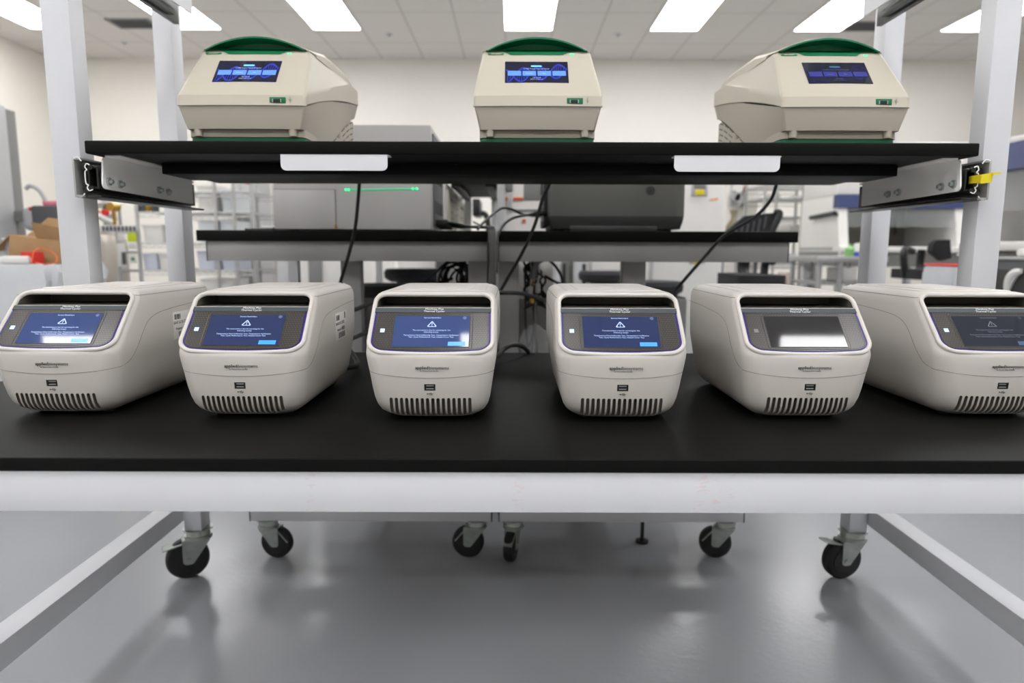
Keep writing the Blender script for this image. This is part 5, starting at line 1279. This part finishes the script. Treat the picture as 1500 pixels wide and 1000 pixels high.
for (xa, xb, yt, sh_), m, lab in (((1165, 1181, 284.5, 290), M_offwhite, 'white box on the second shelf of the nearly empty rack'), ((1158, 1175, 327, 338), M_offwhite, 'white tray on the fourth shelf of the nearly empty rack'), ((1134, 1170, 370, 386), M_binblue, 'pale blue bag on the lowest shelf of the nearly empty rack'), ((1126, 1148, 282, 290), M_offwhite, 'white packet at the left of the second shelf on the nearly empty rack')):
    q = ext(xa, xb, yt, sh_, YQ); b = MB(); b.box(q[0], q[1], YQ + .05, YQ + .35, zat(sh_, YQ) + .0095, q[3], .012, 3); tag(b.build('storage_box', [m]), lab, 'box')
for (xa, xb, yt, sh_), m, lab in (((1140, 1152, 406, 440), M_dgrey, 'dark folder standing on the floor rack beside the mesh chair'), ((1150, 1164, 398, 440), M_pink, 'pinkish carton beside the dark folder below the nearly empty rack')):
    q = ext(xa, xb, yt, sh_, YQ - .3); b = MB(); b.box(q[0], q[1], YQ - .3, YQ - .1, .003, q[3], .01); tag(b.build('carton', [m if m is M_dgrey else mat('dusty_pink_carton', (196, 176, 172), .7)]), lab, 'carton')
# stainless table
t = thing('stainless_table', 'stainless steel table with an undershelf left of the far safety cabinet', 'table')
YT = 4.6; a = ext(1196, 1300, 375, 430, YT); zt = zat(374, YT)
b = MB(); b.box(a[0], a[1], YT, YT + .5, zt - .04, zt, .004); b.build('table_top', [M_steel], t)
b = MB(); b.box(a[0] + .02, a[1] - .02, YT + .03, YT + .47, zat(412, YT) - .02, zat(412, YT), .003); b.build('undershelf', [M_steel], t)
for x in (a[0] + .03, xat(1233, 400, YT), a[1] - .03):
    for y in (YT + .03, YT + .47): b = MB(); b.cyl((x, y, 0), (x, y, zt - .04), .018, n=10); b.build('leg', [M_steel], t)
x = xat(1247, 370, YT + .1)
b = MB(); b.lathe([(.028, 0), (.032, .006), (.032, .050), (.018, .066), (.011, .07), (.011, .085), (.001, .086)], (x, YT + .12, zt), 18); tag(b.build('spray_bottle', [mat('green_bottle_plastic', (136, 190, 118), .35)]), 'green bottle on the stainless table', 'bottle')
x = xat(1257, 370, YT + .1); t = thing('tape_pot', 'white and blue jar on the stainless table beside the green bottle', 'jar')
b = MB(); b.lathe([(.030, 0), (.033, .004), (.033, .03)], (x, YT + .10, zt), 18); b.build('blue_base', [M_bluecap], t); b = MB(); b.lathe([(.033, .03), (.033, .07), (.024, .088), (.001, .089)], (x, YT + .10, zt), 18); b.build('white_cap', [M_offwhite], t)
q = ext(1240, 1262, 391, 412, YT); b = MB(); b.box(q[0], q[1], YT + .06, YT + .3, zat(412, YT) + .0005, q[3], .008); tag(b.build('carton', [M_offwhite]), 'white carton on the undershelf of the stainless table', 'carton')
# biological safety cabinets
def hood(label, Y, xl, xr, depth, zsill, zhead, zblue, ztop, slant, loc=(0, 0, 0), rz=0):
    t = thing('safety_cabinet', label, 'safety cabinet', loc, rz)
    w = .07
    b = MB(); b.box(xl, xr, Y + .12, Y + depth, zsill - .02, zsill + .012, .003); b.build('work_surface', [M_steel], t)
    b = MB(); b.box(xl, xr, Y + depth - .02, Y + depth, zsill, ztop, .003); b.build('back_panel', [M_cavity], t)
    for x, nm in ((xl, 1), (xr - w, 1)):
        b = MB(); pr = [(Y, zsill - .06), (Y + depth, zsill - .06), (Y + depth, zblue - .002), (Y + slant, zblue - .002)]
        b.prism([(x, a_, c_) for a_, c_ in pr], (w, 0, 0)); b.build('side_panel', [M_offwhite], t)
    b = MB(); sl = lambda z: Y + slant * (z - zsill) / (zblue - zsill)
    b.prism([(xl - .005, sl(zhead) - .012, zhead), (xl - .005, sl(zblue) - .012, zblue), (xl - .005, Y + slant + .05, zblue), (xl - .005, Y + slant + .05, zhead)], (xr - xl + .01, 0, 0)); b.build('blue_header', [M_blue], t)
    b = MB(); b.box(xl, xr, Y + slant, Y + depth - .021, zblue + .001, ztop, .006); b.build('top_housing', [M_offwhite], t)
    b = MB(); b.box(xl, xr, Y - .02, Y + .13, zsill - .03, zsill + .014, .006); b.build('armrest_sill', [M_offwhite], t)
    b = MB(); b.box(xl, xr, Y + .02, Y + depth, zsill - .14, zsill - .022, .004); b.build('drain_pan', [M_mgrey], t)
    gl = MB(); zm = zhead - .01; gl.prism([(xl + w, sl(zm + .02), zm + .02), (xr - w, sl(zm + .02), zm + .02), (xr - w, sl(zsill + .16), zsill + .16), (xl + w, sl(zsill + .16), zsill + .16)], (0, .006, 0)); gl.build('sash_glass', [mat('sash_glass', (200, 205, 205), .03, alpha=.12)], t)
    for x in (xl + .04, xr - .04):
        for y in (Y + .08, Y + depth - .05): b = MB(); b.box(x - .025, x + .025, y - .025, y + .025, 0, zsill - .14, .003); b.build('leg', [M_lgrey], t)
    b = MB(); b.box(xl + .04, xr - .04, Y + depth - .075, Y + depth - .045, .25, .31); b.build('stretcher', [M_lgrey], t)
    for k in range(5): b = MB(); xx = xl + (xr - xl) * (.55 + .07 * k); b.tube([(xx, Y + depth - .03, zsill + .28), (xx, Y + depth - .05, zsill + .12)], .010, 6, smooth=False); b.build('hanging_tube', [M_dgrey], t)
    return t
Yh = 5.2
far_hood = hood('white safety cabinet with blue header farther away, seen between the right posts', Yh, xat(1233, 330, Yh), xat(1420, 330, Yh), .75, zat(362, Yh), zat(302, Yh), zat(282, Yh), zat(203, Yh), .10)
hood('white safety cabinet with blue header nearer, cut by the right picture edge', 0, 0, 1.25, .75, .93, 1.295, 1.43, 1.46, .12, (2.36, 3.62, 0), -math.pi / 2)
q0, q1 = at(1200, 317, 5.6), at(1228, 310, 5.25)
xh = xat(1233, 330, Yh)
b = MB(); b.tube([(xh - .03, 5.68, zat(316, 5.5)), (xh - .03, 5.26, zat(311, 5.3))], .018, 10, smooth=False)
for y_ in (5.66, 5.28): b.box(xh - .03, xh + .001, y_ - .012, y_ + .012, zat(314, 5.4) - .01, zat(314, 5.4) + .01)
b.build('side_bar', [M_blackpl], far_hood)
# rolling chair and bag by the far hood
t = thing('task_chair', 'black task chair in front of the far safety cabinet', 'chair')
YJ = 4.25; c = at(1372, 394, YJ); cx = c.x
b = MB(); o = rpoly([(cx - .20, YJ - .2, .07), (cx + .2, YJ - .2, .07), (cx + .2, YJ + .2, .07), (cx - .2, YJ + .2, .07)], 6); b.loft([[Vector((q.x, q.y, z)) for q in o] for z in (c.z - .06, c.z)]); b.build('seat', [M_fabric], t)
q = [at(1364, 368, YJ + .2), at(1367, 356, YJ + .2), at(1374, 351, YJ + .2), at(1392, 351, YJ + .2), at(1394, 378, YJ + .2), at(1380, 382, YJ + .2)]
b = MB(); b.prism(q, (0, .05, 0)); b.build('backrest', [M_fabric], t)
b = MB(); b.tube([(cx, YJ + .15, c.z - .04), (cx + .05, YJ + .26, c.z + .0), (cx + .05, YJ + .255, c.z + .12)], .025, 8); b.build('back_support', [M_blackpl], t)
b = MB(); pq = at(1352, 368, YJ); b.tube([(cx - .19, YJ, c.z - .05), (cx - .21, YJ, pq.z), (cx - .10, YJ + .1, pq.z)], .022, 8); b.build('armrest', [M_blackpl], t)
b = MB(); b.cyl((cx, YJ, .1), (cx, YJ, c.z - .05), .03, n=12); b.build('gas_column', [M_blackpl], t)
for k in range(5):
    a_ = k * 1.2566 + .5; e = (cx + .28 * math.cos(a_), YJ + .28 * math.sin(a_)); b = MB(); b.tube([(cx, YJ, .12), (e[0], e[1], .075)], lambda u: .03 - .01 * u, 8, smooth=False); l = b.build('leg', [M_blackpl], t)
    b = MB(); b.cyl((e[0] - .015, e[1], .028), (e[0] + .015, e[1], .028), .0275, n=14); b.cyl((e[0], e[1], .04), (e[0], e[1], .08), .008, n=8); b.build('caster', [M_rubber], l)
t = thing('biohazard_bin', 'white lined bin with a red rim below the near safety cabinet', 'bin')
YZ = 3.2; a = ext(1400, 1440, 388, 420, YZ); c = ((a[0] + a[1]) / 2)
w = (a[1] - a[0]) / 2; o = lambda k, z, j=0: [Vector((c + p_.x * k + rnd.uniform(-j, j), YZ + .14 + p_.y * k + rnd.uniform(-j, j), z + rnd.uniform(-j, j))) for p_ in rpoly([(-w, -.13, .03), (w, -.13, .03), (w, .13, .03), (-w, .13, .03)], 5)]
b = MB(); b.loft([o(.8, .003), o(.95, a[3] - .14)]); b.build('tub', [M_lgrey], t)
b = MB(); b.loft([o(.95, a[3] - .16, .006), o(1.03, a[3] - .10, .008), o(1.02, a[3] - .04, .006), o(.98, a[3], .003)]); b.build('liner', [M_liner], t)
b = MB(); b.tube(o(.99, a[3] + .003), .006, 6, closed=True, smooth=False); b.build('red_rim', [M_red], t)
# trolley of dark boxes at the right edge
t = thing('lab_trolley', 'dark trolley below the near safety cabinet at the right edge', 'trolley')
XV = 2.12; zv = zat(378, 3.0)
b = MB(); b.box(XV, XV + .21, 2.35, 3.12, .12, zv, .006); b.build('body', [M_dgrey], t)
b = MB(); b.box(XV - .01, XV + .22, 2.34, 3.13, zv, zv + .012, .003); b.build('top', [M_steel], t)
b = MB(); b.box(XV - .008, XV + .002, 2.4, 3.08, .16, zv - .04, .003); b.build('door', [M_blackpl], t)
q = [Vector((XV - .012, y_, z_)) for y_, z_ in ((2.84, zat(394, 2.9)), (2.875, zat(398, 2.9)), (2.90, zat(409, 2.9)), (2.915, zat(428, 2.9)))]
b = MB(); b.tube(q, lambda u: .010 + .012 * math.sin(3.1 * u), 10); b.build('pale_patch', [M_offwhite], t)
for x in (XV + .04, XV + .17):
    for y in (2.42, 3.05): b = MB(); b.cyl((x - .015, y, .05), (x + .015, y, .05), .05, n=18); b.box(x - .02, x + .02, y - .02, y + .02, .07, .125); b.build('caster', [M_rubber], t)
b = MB(); b.box(-.06, .06, -.10, .10, 0, .035, .015, M=Matrix.Translation((XV + .10, 2.86, zv + .0125))); tag(b.build('towel_pack', [M_offwhite]), 'folded white towel pack on the dark trolley', 'towel')
# world
w = bpy.data.worlds.new('world'); scene.world = w; w.use_nodes = True
w.node_tree.nodes['Background'].inputs[0].default_value = (.8, .85, .9, 1); w.node_tree.nodes['Background'].inputs[1].default_value = .05
scene.view_settings.view_transform = 'Standard'; scene.view_settings.look = 'None'; scene.view_settings.gamma = 1; scene.view_settings.exposure = 0.0
scene.view_settings.use_curve_mapping = False
scene.cycles.use_denoising = True
scene.cycles.max_bounces = 8; scene.cycles.diffuse_bounces = 5
